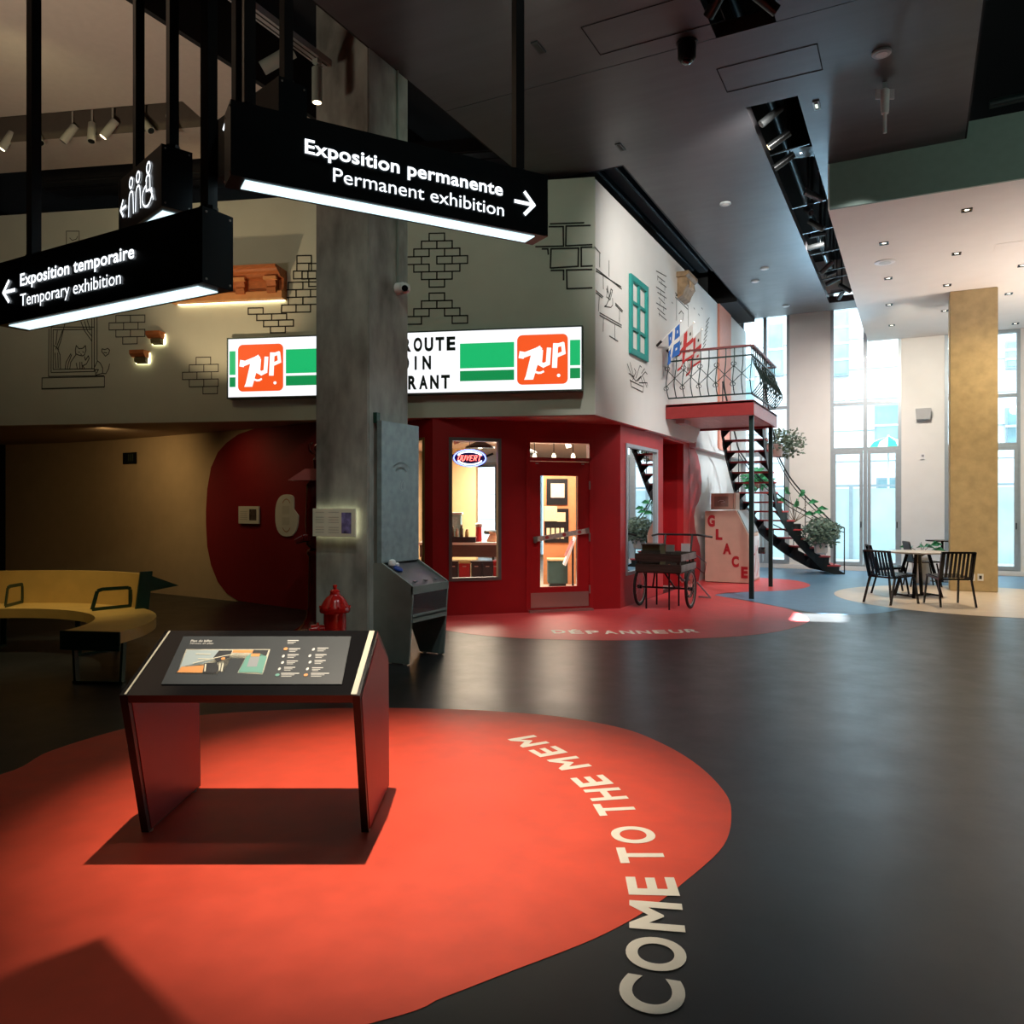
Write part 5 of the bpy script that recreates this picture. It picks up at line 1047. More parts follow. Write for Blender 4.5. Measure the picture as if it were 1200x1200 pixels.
for sg in (-1, 1):
    q = MB(); vs = []; fs = []; S = []
    for i, c in enumerate(C3):
        d = hd[i]; n = Vector((-d.y, d.x, 0))*sg*(HW-.03)
        S.append((c+n, n.normalized()*.008, tz(i)))
    e = S[-1]; S.append((e[0]+hd[-1]*.22, e[1], tz(len(C3))+.02))
    for (p, w, z) in S:
        lo = max(z-.33, 0.0); hi = max(z-.06, .03)
        for o in (-1, 1): vs += [p+w*o+Z*lo, p+w*o+Z*hi]
    for i in range(len(S)-1):
        b0 = 4*i; fs += [(b0, b0+4, b0+5, b0+1), (b0+2, b0+3, b0+7, b0+6), (b0+1, b0+5, b0+7, b0+3), (b0, b0+2, b0+6, b0+4)]
    fs += [(0, 1, 3, 2), (len(vs)-4, len(vs)-2, len(vs)-1, len(vs)-3)]; q.add(vs, fs); st = q.build('stringer', M_str, T)
    for i in range(len(C3)):
        p, w, z = S[i]; d = hd[i]; q = MB()
        q.prism([p-w+d*.12+Z*(z-.035), p-w-d*.13+Z*(z-.035), p-w-d*.12+Z*(z-.12), p-w+d*.10+Z*(z-.32 if z > .34 else .01)], w*2); q.build('tread_support', M_str, st)
        iw = -Vector((-d.y, d.x, 0)).normalized()*sg; q = MB()
        for o_ in (-.10,): q.prism([p-d*.10+Z*(z-.036), p-d*.10+iw*.17+Z*(z-.036), p-d*.10+iw*.02+Z*(z-.19), p-d*.10+Z*(z-.20)], d*.012)
        if z > .25: q.build('gusset', M_str, st)
    # handrail with balusters
    rs = [S[i][0]+Z*(S[i][2]+.92) for i in range(len(S)-1)]; rs.append(S[-1][0]+Z*(.92+.1))
    q = MB(); q.tube(spline(rs, 3, False), .017, 6); q.build('handrail', M_str, T, True)
    q = MB(); q.tube(spline([r-Z*.10 for r in rs[6:]], 3, False), .010, 5); q.build('lower_rail', M_str, T, True)
    for i in ((0, 3, 6, 9, 12, 14) if sg > 0 else (0, 4, 8, 11, 14)):
        q = MB(); q.cyl(S[i][0]+Z*(S[i][2]-.05), rs[i], .010, n=6); q.build('baluster', M_str, T)
    q = MB(); q.cyl(S[-1][0]+Z*.0, rs[-1], .014, n=6); q.build('newel', M_str, T)
q = MB(); q.tube([Vector((-2.5, 15.25, LZ+.9)), Vector((-2.53, 15.5, 3.6)), S[0][0]*.5+rs[0]*.5], .015, 6)

# ================================================================== plants on and by the staircase
def leafy(c, r, n, m, parent, size=.05, seed=1, droop=0, shape=(1, 1, 1)):
    rnd = random.Random(seed); q = MB()
    for _ in range(n):
        v = Vector((rnd.gauss(0, 1), rnd.gauss(0, 1), rnd.gauss(0, 1))).normalized()*r*rnd.random()**.4; v = Vector((v.x*shape[0], v.y*shape[1], v.z*shape[2]))
        p = Vector(c)+v; a = Vector((rnd.gauss(0, 1), rnd.gauss(0, 1), rnd.gauss(0, .6)-droop)).normalized(); b_ = a.orthogonal().normalized(); s = size*(.6+.8*rnd.random())
        q.quad([p, p+a*s*.5+b_*s*.28, p+a*s, p+a*s*.5-b_*s*.28])
    return stuff(q.build('foliage', m, parent))
def stems(c, tips, m, parent, r=.006):
    for tp in tips:
        q = MB(); q.tube([Vector(c), (Vector(c)+Vector(tp))/2+Vector((0, 0, .04)), Vector(tp)], [r, r*.8, r*.5], 5); q.build('stem', m, parent)
M_lf1 = mat('olive_grey_leaf', (.10, .14, .09), .6, var=.4, scale=9); M_lf2 = mat('bright_green_leaf', (.06, .34, .15), .45, var=.3, scale=9); M_lf3 = mat('silver_green_leaf', (.12, .19, .15), .6, var=.35, scale=9); M_stem = mat('plant_stem', (.12, .09, .05), .7, var=.1)
M_pot = mat('pale_pink_pot', (.55, .38, .34), .6, var=.1); M_wpot = mat('off_white_pot', (.62, .55, .50), .6, var=.1)
# 1 bush in a box hung by the upper stair
c = at(914, 520, 16.3); T = thing('potted_shrub', c-Z*.35, 'straggly olive grey shrub in a pink pot hung high beside the upper stair', 'plant')
q = MB(); q.lathe([(.10, 0), (.16, .02), (.17, .26), (.15, .27), (.14, .22)], c-Z*.28-cd(1, 0)*.12, 14); q.build('pot', M_pot, T, True)
q = MB(); q.bar(c-Z*.1-cd(1, 0)*.12, Vector((-2.44, 15.7, c.z-.1)), .015); q.build('hook_arm', M_str, T)
stems(c-Z*.05, [c+cd(1, 0)*.35+Z*.05, c+cd(1, 0)*.2+Z*.2, c+cd(1, 0)*.38-Z*.15, c+cd(-.1, 0)*.1+Z*.3], M_stem, T); leafy(c+cd(1, 0)*.12+Z*.02, .40, 520, M_lf1, T, .095, 2, shape=(1, 1, .75))
# 2 green leaves behind the treads
c = at(886, 562, 17.9); T = thing('hanging_fern', c-Z*.2, 'bright green fern showing between the upper red treads', 'plant')
q = MB(); q.lathe([(.07, 0), (.10, .02), (.12, .16)], c-Z*.2, 12); q.build('pot', M_pot, T, True); leafy(c, .24, 220, M_lf2, T, .17, 3); q = MB(); q.cyl(c-Z*.05, Vector((c.x, c.y, 5.88)), .004, n=5); q.build('cord', M_str, T)
# 3 large leaved green plant
def bigleaf(T, c, tips, size, m, seed):
    rnd = random.Random(seed)
    for tp in tips:
        tp = Vector(tp); q = MB(); q.tube([Vector(c), (Vector(c)+tp)/2+Z*.03, tp], [.008, .006, .004], 5); sm = q.build('stem', M_stem, T)
        a = (tp-Vector(c)); a.z *= .3; a.normalize(); b_ = a.cross(Z).normalized(); q = MB()
        for k in range(5):
            th = (k-2)*.55; d = a*math.cos(th)+b_*math.sin(th)-Z*.25; w = (d.cross(Z)+Z*(.9 if k % 2 else -.7)).normalized(); s = size*(1-.12*abs(k-2))
            q.quad([tp, tp+d*s*.5+w*s*.30+Z*.03, tp+d*s, tp+d*s*.5-w*s*.30+Z*.03])
        q.build('leaf', m, sm)
c = at(931, 612, 17.15); T = thing('broadleaf_plant', c-Z*.30, 'bright green broad leaved plant rising beside the middle of the stair', 'plant')
q = MB(); q.lathe([(.09, 0), (.13, .02), (.14, .26), (.12, .27)], c-Z*.30, 14); q.build('pot', M_str, T, True); q = MB(); q.bar(c-Z*.28, C3[9]+Z*(tz(9)-.1)+Vector((0, -.2, 0)), .02); q.build('hook_arm', M_str, T)
rx = cd(1, 0); bigleaf(T, c, [c+rx*.1+Z*.55, c-rx*.18+Z*.42, c+rx*.30+Z*.42, c+rx*.02+Z*.32, c+rx*.42+Z*.22, c-rx*.10+Z*.60, c+rx*.22+Z*.18, c-rx*.22+Z*.22, c+rx*.5+Z*.3], .26, M_lf2, 4)
# 4 silvery bush near the foot
c = at(962, 625, 17.0); T = thing('silver_bush', c-Z*.45, 'dense silver green bush in a pale hanging pot beside the lower stair', 'plant')
q = MB(); q.lathe([(.08, 0), (.13, .03), (.15, .26), (.13, .27)], c-Z*.45, 14); q.build('pot', M_wpot, T, True); q = MB(); q.bar(c-Z*.35, C3[12]+Z*(tz(12)-.12)+Vector((.1, -.25, 0)), .02); q.build('hook_arm', M_str, T)
stems(c-Z*.2, [c+rx*.3+Z*.1, c-rx*.3+Z*.1, c+Z*.3, c+rx*.2-Z*.15], M_stem, T); leafy(c+Z*.02, .40, 1300, M_lf3, T, .085, 5, shape=(1, 1, .8)); 

# ================================================================== flags over the balcony
def flag(base, pole_d, L, name, lb, drop_w, drop_h, design, sag):
    base = Vector(base); pd = Vector(pole_d).normalized(); T = thing(name, base, lb, 'flag', 'flags over the balcony')
    q = MB(); q.cyl(base, base+pd*L, .010, n=8); q.build('flagpole', M_white, T)
    q = MB(); q.cyl(base-pd*.03, base+pd*.08, .022, n=8); q.build('socket', M_blk, T); q = MB(); q.lathe([(.0, -.01), (.02, .0), (.02, .02), (0, .035)], base+pd*L, 8); q.build('finial', M_steel, T, True)
    # cloth hangs from the pole: a = along pole, b = down
    def cp_(a, b_, off=0): 
        p = base+pd*(L-.02-drop_w*a)-Z*(drop_h*b_); p = p+Vector((math.sin(a*7+b_*2)*.03*b_, 0, 0))+Vector((-sag*b_*b_*.1, 0, 0)); return p+Vector((.0, -1, 0))*off
    N = 14; q = MB(); vs = [cp_(i/N, j/N) for j in range(N+1) for i in range(N+1)]; q.add(vs, [(j*(N+1)+i, j*(N+1)+i+1, (j+1)*(N+1)+i+1, (j+1)*(N+1)+i) for j in range(N) for i in range(N)]); cl = q.build('cloth', design[0], T, True)
    for nm, m, cells in design[1]:
        for (a0, a1, b0, b1) in cells:
            for off in (.006, -.006):
                q = MB(); k = 6; vs = [cp_(a0+(a1-a0)*i/k, b0+(b1-b0)*j/k, off) for j in range(k+1) for i in range(k+1)]; q.add(vs, [(j*(k+1)+i, j*(k+1)+i+1, (j+1)*(k+1)+i+1, (j+1)*(k+1)+i) for j in range(k) for i in range(k)]); q.build(nm, m, cl)
M_fb = mat('flag_blue', (.03, .14, .50), .7, var=.04); M_fw = mat('flag_white', (.78, .76, .74), .7, var=.02); M_fr = mat('flag_red', (.62, .05, .05), .7, var=.04); M_fg = mat('flag_green', (.03, .18, .10), .7, var=0)
fb = Vector((-3.70, 12.62, 3.78+.55)); 
p1 = PSd.P(769, 404); 
flag(p1+Vector((.03, 0, 0)), (.9, -.1, .75), .50, 'blue_flag', 'blue flag with a white cross and small white lilies, leftmost above the balcony', .25, .50, (M_fb, [('white_cross', M_fw, [(.40, .60, 0, 1), (0, 1, .42, .56)]), ('white_lily', M_fw, [(.17, .25, .17, .26), (.76, .84, .17, .26), (.17, .25, .72, .80), (.76, .84, .72, .80)])]), .3)
p2 = PSd.P(781, 412)
for k, (dy, lb) in enumerate(((0.0, 'white flag with a red cross and flower emblems, middle of the three above the balcony'), (.55, 'white flag with a red cross and flower emblems, rightmost above the balcony'))):
    flag(p2+Vector((.03, dy, .02)), (.9, -.1, .80), .60, 'city_flag', lb, .34, .54, (M_fw, [('red_cross', M_fr, [(.38, .60, 0, 1), (0, 1, .40, .54)]), ('red_border', M_fr, [(0, 1, .92, 1)]), ('rose_emblem', M_fr, [(.15, .24, .68, .76)]), ('thistle_emblem', M_ink, [(.15, .24, .17, .26), (.76, .85, .17, .26)]), ('clover_emblem', M_fg, [(.76, .85, .68, .77)])]), .3)

# ================================================================== ice box with top crate
T = thing('ice_box', (-3.28, 16.1, 0), 'tall beige ice box with slanted front and red letters GLACE beside the post', 'ice box')
M_ply = mat('beige_painted_board', (.62, .42, .32), .55, var=.05, scale=5)
P5 = [(-3.70, .012), (-3.70, 1.40), (-3.10, 1.42), (-2.87, .95), (-2.85, .012)]
q = MB(); q.prism([Vector((x, 15.53, z)) for x, z in P5], (0, 1.15, 0)); q.build('cabinet', M_ply, T, bevel=.006)
ins = [(-3.68, .03), (-3.68, 1.38), (-3.115, 1.395), (-2.89, .94), (-2.87, .03)]
q = MB(); q.box(-3.68, -2.87, 15.55, 16.66, 0, .012); q.build('plinth', M_blk, T)
q = MB(); n_ = Vector((.47, 0, .23)).normalized(); q.prism([Vector((-3.09, 15.58, 1.405)), Vector((-2.885, 15.58, .975)), Vector((-2.885, 16.62, .975)), Vector((-3.09, 16.62, 1.405))], n_*.02); lid = q.build('sloping_lid', mat('zinc_lid', (.45, .50, .52), .3, .5, var=.1), T)
q = MB(); q.bar((-2.93, 16.0, 1.10), (-2.93, 16.3, 1.10), .03, .04); q.build('lid_handle', M_steel, lid)
q = MB(); q.quad([(-2.846, 15.58, .05), (-2.846, 16.63, .05), (-2.846, 16.63, .90), (-2.846, 15.58, .90)]); q.build('front_print', M_white, T)
for (y0, z0, y1, z1) in ((15.75, .15, 15.95, .40), (15.8, .5, 16.1, .55), (16.1, .2, 16.2, .7), (16.3, .1, 16.5, .35), (16.3, .6, 16.45, .8), (15.7, .65, 15.8, .85)):
    q = MB(); q.strip([Vector((-2.842, y0, z0)), Vector((-2.842, (y0+y1)/2+.05, (z0+z1)/2)), Vector((-2.842, y1, z1))], .03, (1, 0, 0)); q.build('red_stroke', mat('print_red', (.6, .10, .09), .5, var=0), T)
pc = onx(890, 645, -2.83); q = MB(); q.cyl((-2.85, pc.y, pc.z), (-2.72, pc.y, pc.z), .07, n=14); q.build('black_knob', M_blkgloss, T, True)
pl = Plane((0, 15.525, 0), (0, -1, 0))
for ch, x, y, w, h in (('G', 833.5, 609.5, 8.5, 14), ('L', 842.7, 625.5, 7.5, 13), ('A', 852, 642.3, 9.5, 13), ('C', 861.7, 657.3, 8, 13), ('E', 872.5, 670, 7.5, 13.5)):
    c = pl.P(x, y, .003); s = -c.y*0+15.0/F; q = MB(); q.text(ch, c-Vector((w/2*s*1.05, 0, h/2*s)), Vector((w*s*1.05, 0, 0)), Z*h*s, .055); q.build('letter', mat('ice_box_red', (.42, .012, .02), .5, var=0), T)
T = thing('cardboard_crate', (-3.39, 15.8, 1.415), 'small beige crate with a printed picture on top of the ice box', 'crate')
q = MB(); q.box(-3.60, -3.17, 15.60, 16.0, 1.43, 1.75); q.build('box', M_ply, T, bevel=.005); q = MB(); q.box(-3.53, -3.26, 15.585, 15.6, 1.49, 1.69); pn = q.build('picture_panel', mat('grey_brown_print', (.30, .22, .18), .5, var=.1), T)
q = MB(); q.tube([Vector((-3.46, 15.58, 1.58)), Vector((-3.42, 15.58, 1.61)), Vector((-3.36, 15.58, 1.61)), Vector((-3.32, 15.58, 1.58)), Vector((-3.40, 15.58, 1.56))], .006, 4); q.build('line_motif', M_white, pn)
q = MB(); q.box(-3.16, -3.12, 15.62, 15.98, 1.43, 1.76); q.build('end_flap', M_ply, T)

# ================================================================== vendor cart
T = thing('vendor_cart', (-3.29, 11.6, 0), 'weathered wooden slatted vendor tricycle cart by the red side window', 'cart')
M_wd = mat('weathered_dark_wood', (.055, .045, .035), .7, var=.4, scale=7, stretch=(.4, 5, 5), bump=.3); M_wd2 = mat('grey_weathered_wood', (.20, .20, .19), .7, var=.3, scale=7, bump=.3)
cx0, cx1, cy0, cy1 = -3.66, -2.98, 11.07, 11.95
for z0, z1 in ((.54, .655), (.695, .81)):
    q = MB(); q.box(cx0, cx1, cy0, cy0+.022, z0, z1); q.build('front_plank', M_wd, T, bevel=.003); q = MB(); q.box(cx0, cx1, cy1-.022, cy1, z0, z1); q.build('back_plank', M_wd, T, bevel=.003)
    for x in (cx0, cx1-.02): q = MB(); q.box(x, x+.022, cy0+.023, cy1-.023, z0+.01, z1-.01); q.build('side_slat', M_wd2 if x > -3.2 else M_wd, T, bevel=.003)
for x in (cx0+.022, cx1-.06):
    for y in (cy0+.023, cy1-.06): q = MB(); q.box(x, x+.038, y, y+.038, .52, .80); q.build('corner_post', M_wd, T)
q = MB(); q.box(cx0+.02, cx1-.02, cy0+.02, cy1-.02, .525, .545); q.build('bed', M_wd, T)
M_rub = mat('black_tyre', (.015, .013, .012), .7, var=.1)
for x in (-3.70, -2.93):
    c = Vector((x, 11.42, .285)); wt = MB(); wt.tube([c+Vector((0, .262*math.cos(a), .262*math.sin(a))) for a in [k*math.pi/18 for k in range(36)]], .022, 8, True); w = wt.build('wheel', M_rub, T, True)
    q = MB(); q.tube([c+Vector((0, .235*math.cos(a), .235*math.sin(a))) for a in [k*math.pi/14 for k in range(28)]], .009, 5, True); q.build('rim', M_steel, w, True)
    for k in range(14):
        a = k*math.pi/7; q = MB(); q.cyl(c, c+Vector((0, .235*math.cos(a), .235*math.sin(a))), .002, n=4); q.build('spoke', M_steel, w)
    q = MB(); q.cyl(c-Vector((.035, 0, 0)), c+Vector((.035, 0, 0)), .028, n=12); q.build('hub', M_blk, w, True)
q = MB(); q.cyl((-3.66, 11.42, .285), (-2.97, 11.42, .285), .014, n=8); q.build('axle', M_blk, T)
for x in (-3.50, -3.16):
    for y in (cy0+.03, cy0+.55): q = MB(); q.cyl((x, y, 0), (x, y, .53), .013, n=8); q.build('leg', M_blk, T)
    q = MB(); q.cyl((x, 11.42, .285), (x+(.10 if x < -3.3 else -.10), 11.2, .53), .013, n=6); q.build('strut', M_blk, T)
q = MB(); q.tube([Vector((-3.74, 12.16, 1.03)), Vector((-3.62, 12.1, 1.055)), Vector((-3.0, 12.1, 1.055)), Vector((-2.78, 12.16, 1.02))], .016, 8); q.build('handlebar', M_blk, T, True)
for x in (-3.5, -3.08): q = MB(); q.cyl((x, 12.1, 1.05), (x, 11.93, .62), .016, n=8); q.build('handlebar_stem', M_blk, T)
q = MB(); q.tube([Vector((-3.3, 11.9, .5)), Vector((-3.28, 12.3, .32)), Vector((-3.28, 12.7, .30))], .02, 8); q.build('frame_tube', M_blk, T, True)
c = Vector((-3.28, 12.72, .30)); q = MB(); q.tube([c+Vector((0, .275*math.cos(a), .275*math.sin(a))) for a in [k*math.pi/16 for k in range(32)]], .022, 8, True); w = q.build('rear_wheel', M_rub, T, True)
for k in range(10):
    a = k*math.pi/5; q = MB(); q.cyl(c, c+Vector((0, .26*math.cos(a), .26*math.sin(a))), .002, n=4); q.build('spoke', M_steel, w)
for sg in (-1, 1): q = MB(); q.bar(Vector((-3.28+sg*.03, 12.4, .28)), Vector((-3.28+sg*.12, 12.4-.1*sg, .26-.08*sg)), .02); q.build('pedal_crank', M_steel, T)
q = MB(); q.tube([Vector((-3.1, 12.5, .28)), Vector((-2.95, 12.75, .02)), Vector((-3.15, 12.8, .02))], .014, 6); q.build('kickstand', mat('dull_steel', (.25, .24, .24), .4, .6, var=.1), T)
M_box = mat('dark_olive_box', (.07, .06, .02), .6, var=.2)
T = thing('produce_crate', (-3.45, 11.35, .545), 'dark olive wooden crate standing in the front left of the cart', 'crate')
q = MB(); q.box(-3.60, -3.33, 11.2, 11.5, .56, .925); q.build('crate_body', M_box, T, bevel=.006); q = MB(); q.box(-3.61, -3.32, 11.19, 11.51, .925, .94); q.build('rim', M_wd, T)
for k in range(2): q = MB(); q.box(-3.61, -3.32, 11.188, 11.199, .66+.13*k, .72+.13*k); q.build('slat', M_wd, T)
for (x, y, w, h, m, lb) in ((-3.26, 11.5, .13, .10, mat('grey_card', (.32, .31, .28), .5, var=.05), 'small grey card standing in the middle of the cart'), (-3.06, 11.62, .13, .12, M_white, 'small white card standing at the right of the cart')):
    T = thing('price_card', (x, y, .80), lb, 'card', 'cards on the cart'); q = MB(); q.box(x-w/2, x+w/2, y, y+.012, .82, .82+h); q.build('card', m, T); q = MB(); q.cyl((x, y+.02, .547), (x, y+.02, .84), .006, n=6); q.build('support', M_blk, T)
for (x, y, r, c_, lb) in ((-3.2, 11.25, .05, (.35, .12, .05), 'rust red round fruit in the cart front'), (-3.12, 11.3, .045, (.40, .30, .04), 'yellow round fruit in the cart front'), (-3.06, 11.2, .04, (.30, .22, .05), 'small ochre fruit nearest the cart corner')):
    T = thing('fruit', (x, y, .547), lb, 'fruit', 'fruit in the cart'); q = MB(); q.lathe([(.01, .548), (r*.8, .55+r*.3), (r, .55+r), (r*.75, .55+r*1.7), (.01, .55+r*1.95)], (x, y, 0), 12); q.build('flesh', mat('fruit_%d' % int(r*1000), c_, .5, var=.2), T, True); q = MB(); q.cyl((x, y, .55+r*1.9), (x+.01, y, .57+r*2), .004, n=5); q.build('stalk', M_stem, T)
q = MB(); q.tube([Vector((-3.0, 11.97, .76)), Vector((-2.96, 12.5, .6)), Vector((-3.2, 13.4, .35)), Vector((-3.5, 14.4, .3)), Vector((-3.83, 15.2, .35))], .008, 5); tag(q.build('power_cable', M_blk), 'black cable running from the cart back towards the wall', 'cable')
# ================================================================== slatted chairs, table, and far furniture
M_chair = mat('black_lacquered_metal', (.012, .010, .012), .22, .1, var=.1)
def make_chair(label):
    T = thing('slatted_chair', (0, 0, 0), label, 'chair', 'slatted black chairs'); W2, D2 = .23, .22    # faces +y
    for s in (-1, 1):
        q = MB(); q.bar((s*W2, -D2+.02, .43), (s*(W2+.02), -D2-.10, 0), .030, .022, up=(1, 0, 0)); q.build('leg', M_chair, T, local=True)
        q = MB(); q.bar((s*W2, D2-.02, .43), (s*(W2+.02), D2+.05, 0), .030, .022, up=(1, 0, 0)); q.build('leg', M_chair, T, local=True)
        q = MB(); q.bar((s*W2, -D2-.01, .41), (s*W2, D2, .44), .03, .03); q.bar((s*W2, -D2, .41), (s*W2, -D2-.11, .82), .035, .028, up=(1, 0, 0)); q.build('side_frame', M_chair, T, local=True)
    q = MB(); q.bar((-W2, -D2-.11, .81), (W2, -D2-.11, .81), .03, .03); q.build('top_rail', M_chair, T, local=True)
    q = MB(); q.bar((-W2, D2-.01, .435), (W2, D2-.01, .435), .03, .025); q.build('front_rail', M_chair, T, local=True)
    q = MB(); q.bar((-W2, -D2-.0, .41), (W2, -D2-.0, .41), .03, .025); q.build('rear_rail', M_chair, T, local=True)
    n = 8
    for k in range(n):
        x = -W2+.03+(2*W2-.06)*k/(n-1)
        q = MB(); q.bar((x, -D2, .435), (x, D2, .455), .034, .012); q.build('seat_slat', M_chair, T, local=True)
        q = MB(); q.bar((x, -D2-.005, .43), (x, -D2-.105, .82), .034, .012, up=(0, 1, 0)); q.build('back_slat', M_chair, T, local=True)
    return T
ch = make_chair('black slatted chair at the left front of the round table')
def face(o, xc, yc, fx, fy):
    p = cw(xc, yc); d = cd(fx, fy); o.location = p; o.rotation_euler = (0, 0, math.atan2(d.y, d.x)-math.pi/2)
face(ch, 5.88, 12.15, .92, .40)
for (xc, yc, fx, fy, lb) in ((6.62, 11.9, .10, .99, 'black slatted chair at the right of the round table seen from behind'), (6.55, 13.65, .9, -.25, 'black slatted chair behind the left front one at the round table'), (9.35, 13.2, .6, .5, 'black slatted chair half outside the right edge of the view')):
    o = copy_tree(ch, label=lb); face(o, xc, yc, fx, fy)
tp = cw(6.72, 13.0); T = thing('round_table', tp, 'round pale topped table with black base between the slatted chairs', 'table')
q = MB(); q.lathe([(.47, .725), (.475, .73), (.475, .745), (.47, .75)], tp, 40); q.build('tabletop', mat('pale_wood_tabletop', (.45, .40, .33), .3, var=.08), T, True)
u, v = cd(1, .25), cd(-.25, 1)
for su, sv in ((-1, -1), (1, -1), (-1, 1), (1, 1)): q = MB(); q.bar(tp+u*su*.27+v*sv*.22+Z*0, tp+u*su*.12+v*sv*.10+Z*.725, .05, .05); q.build('leg', M_chair, T)
for su in (-1, 1): q = MB(); q.bar(tp+u*su*.26-v*.22+Z*.03, tp+u*su*.26+v*.22+Z*.03, .03); q.build('foot_bar', M_chair, T)
q = MB(); q.bar(tp-u*.26+Z*.03, tp+u*.26+Z*.03, .03); q.build('cross_bar', M_chair, T)
# solid shell chair behind
p = cw(7.68, 14.7); d = cd(1, -.15); n = Vector((-d.y, d.x, 0)); T = thing('shell_chair', p, 'solid black shell chair behind the round table facing right', 'chair')
q = MB(); q.prism([p-d*.22-n*.22+Z*.44, p+d*.24-n*.22+Z*.455, p+d*.24+n*.22+Z*.455, p-d*.22+n*.22+Z*.44], Z*.025); q.build('seat', M_chair, T, bevel=.01)
q = MB(); q.prism([p-d*.22-n*.21+Z*.46, p-d*.22+n*.21+Z*.46, p-d*.30+n*.19+Z*.84, p-d*.30-n*.19+Z*.84], d*.025); q.build('backrest', mat('dark_slate_shell', (.02, .03, .035), .3, var=0), T, bevel=.01)
for sx in (-1, 1):
    for sy in (-1, 1): q = MB(); q.bar(p+d*sx*.19+n*sy*.18+Z*.44, p+d*sx*.27+n*sy*.2, .028); q.build('leg', M_chair, T)
# far bistro table and a leafy plant
p = cw(8.55, 15.6); T = thing('bistro_table', p, 'small dark round table just left of the tan column', 'table')
q = MB(); q.lathe([(.30, .80), (.30, .825)], p, 28); q.build('tabletop', M_chair, T, True); q = MB(); q.cyl(p+Z*.02, p+Z*.80, .025, n=8); q.build('post', M_chair, T); q = MB(); q.lathe([(.22, 0), (.22, .015), (.04, .03)], p, 20); q.build('base', M_chair, T, True)
p = cw(7.95, 15.25); T = thing('leafy_plant', p, 'low green broad leaved plant in a pot behind the round table', 'plant'); q = MB(); q.lathe([(.12, 0), (.15, .02), (.17, .5), (.15, .52)], p, 16); q.build('pot', M_wpot, T, True)
c = p+Z*.52; bigleaf(T, c, [c+rx*.18+Z*.22, c-rx*.2+Z*.18, c+rx*.3+Z*.10, c+Z*.28, c-rx*.05+cd(0, -1)*.2+Z*.2, c+rx*.12+cd(0, -1)*.2+Z*.14], .24, M_lf2, 8)

# ================================================================== ceiling fittings
def disc(x, y, z, r, m, nm, lb, cat, group, h=.025):
    T = thing(nm, (x, y, z-h), lb, cat, group); q = MB(); q.lathe([(r*.9, -h), (r, -h*.6), (r, 0)], (x, y, z), 22); q.build('housing', m, T, True)
    q = MB(); q.lathe([(r*.6, -h-.004), (r*.6, -h+.004)], (x, y, z), 16); q.build('face', mat('pale_diffuser', (.62, .62, .60), .5, var=0), T); return T
M_dsc = mat('pale_grey_disc', (.42, .46, .48), .5, var=.02)
for px, py, lb in ((1033, 61, 'flat grey ceiling disc above the white hanging sensor'), (850, 238, 'small pale ceiling disc left of the open service slot, nearest'), (896, 314, 'small pale ceiling disc beside the far half of the service slot'), (885, 329, 'faint ceiling disc left of the far service slot'), (921, 358, 'small ceiling disc at the far edge of the dark panel')):
    p = onz(px, py, ZC); disc(p.x, p.y, ZC, .09 if py < 100 else .08, M_dsc, 'ceiling_disc', lb, 'ceiling fitting', 'discs on the dark ceiling')
dl = None
for i, (px, py, lb) in enumerate(((1133, 246, 'largest square recessed downlight near the fascia'), (1121, 297, 'square recessed downlight second from the fascia'), (1036, 285, 'recessed downlight nearest the left edge of the pale ceiling'), (1041, 326, 'recessed downlight behind the round ceiling speaker'), (1110, 334, 'recessed downlight just left above the tan column'), (1198, 311, 'recessed downlight at the right border of the view'), (1182, 344, 'recessed downlight right above the tan column'), (1042, 357, 'recessed downlight far left on the pale ceiling'), (1045, 381, 'farthest left recessed downlight by the window'), (1107, 364, 'recessed downlight beside the tan column top'), (1190, 379, 'recessed downlight by the right windows'))):
    p = onz(px, py, 5.30); T = thing('downlight', (p.x, p.y, 5.29), lb, 'downlight', 'recessed downlights in the pale ceiling'); s = .062
    q = MB()
    for a, c, e, f in ((-s, s, -s, -s+.012), (-s, s, s-.012, s), (-s, -s+.012, -s, s), (s-.012, s, -s, s)): q.box(p.x+a, p.x+c, p.y+e, p.y+f, 5.288, 5.30)
    q.build('trim_ring', M_blk, T); q = MB(); q.box(p.x-s+.012, p.x+s-.012, p.y-s+.012, p.y+s-.012, 5.296, 5.299); q.build('baffle', M_blkgloss, T)
    q = MB(); q.lathe([(.028, 5.293), (.028, 5.296)], (p.x, p.y-.015, 0), 12); q.build('lamp', glow('downlight_lamp', (1, .92, .75), 5), T)
p = onz(1037, 307, 5.30); disc(p.x, p.y, 5.30, .15, M_white, 'ceiling_speaker', 'flat round white ceiling speaker on the pale ceiling', 'speaker', None, .015)
p = onz(1188, 290, 5.30); T = thing('ceiling_hatch', (p.x+.1, p.y, 5.298), 'faint square access panel at the right of the pale ceiling', 'panel'); q = MB(); q.box(p.x-.25, p.x+.45, p.y-.3, p.y+.3, 5.296, 5.30); q.build('leaf', M_ceil, T, bevel=.002)
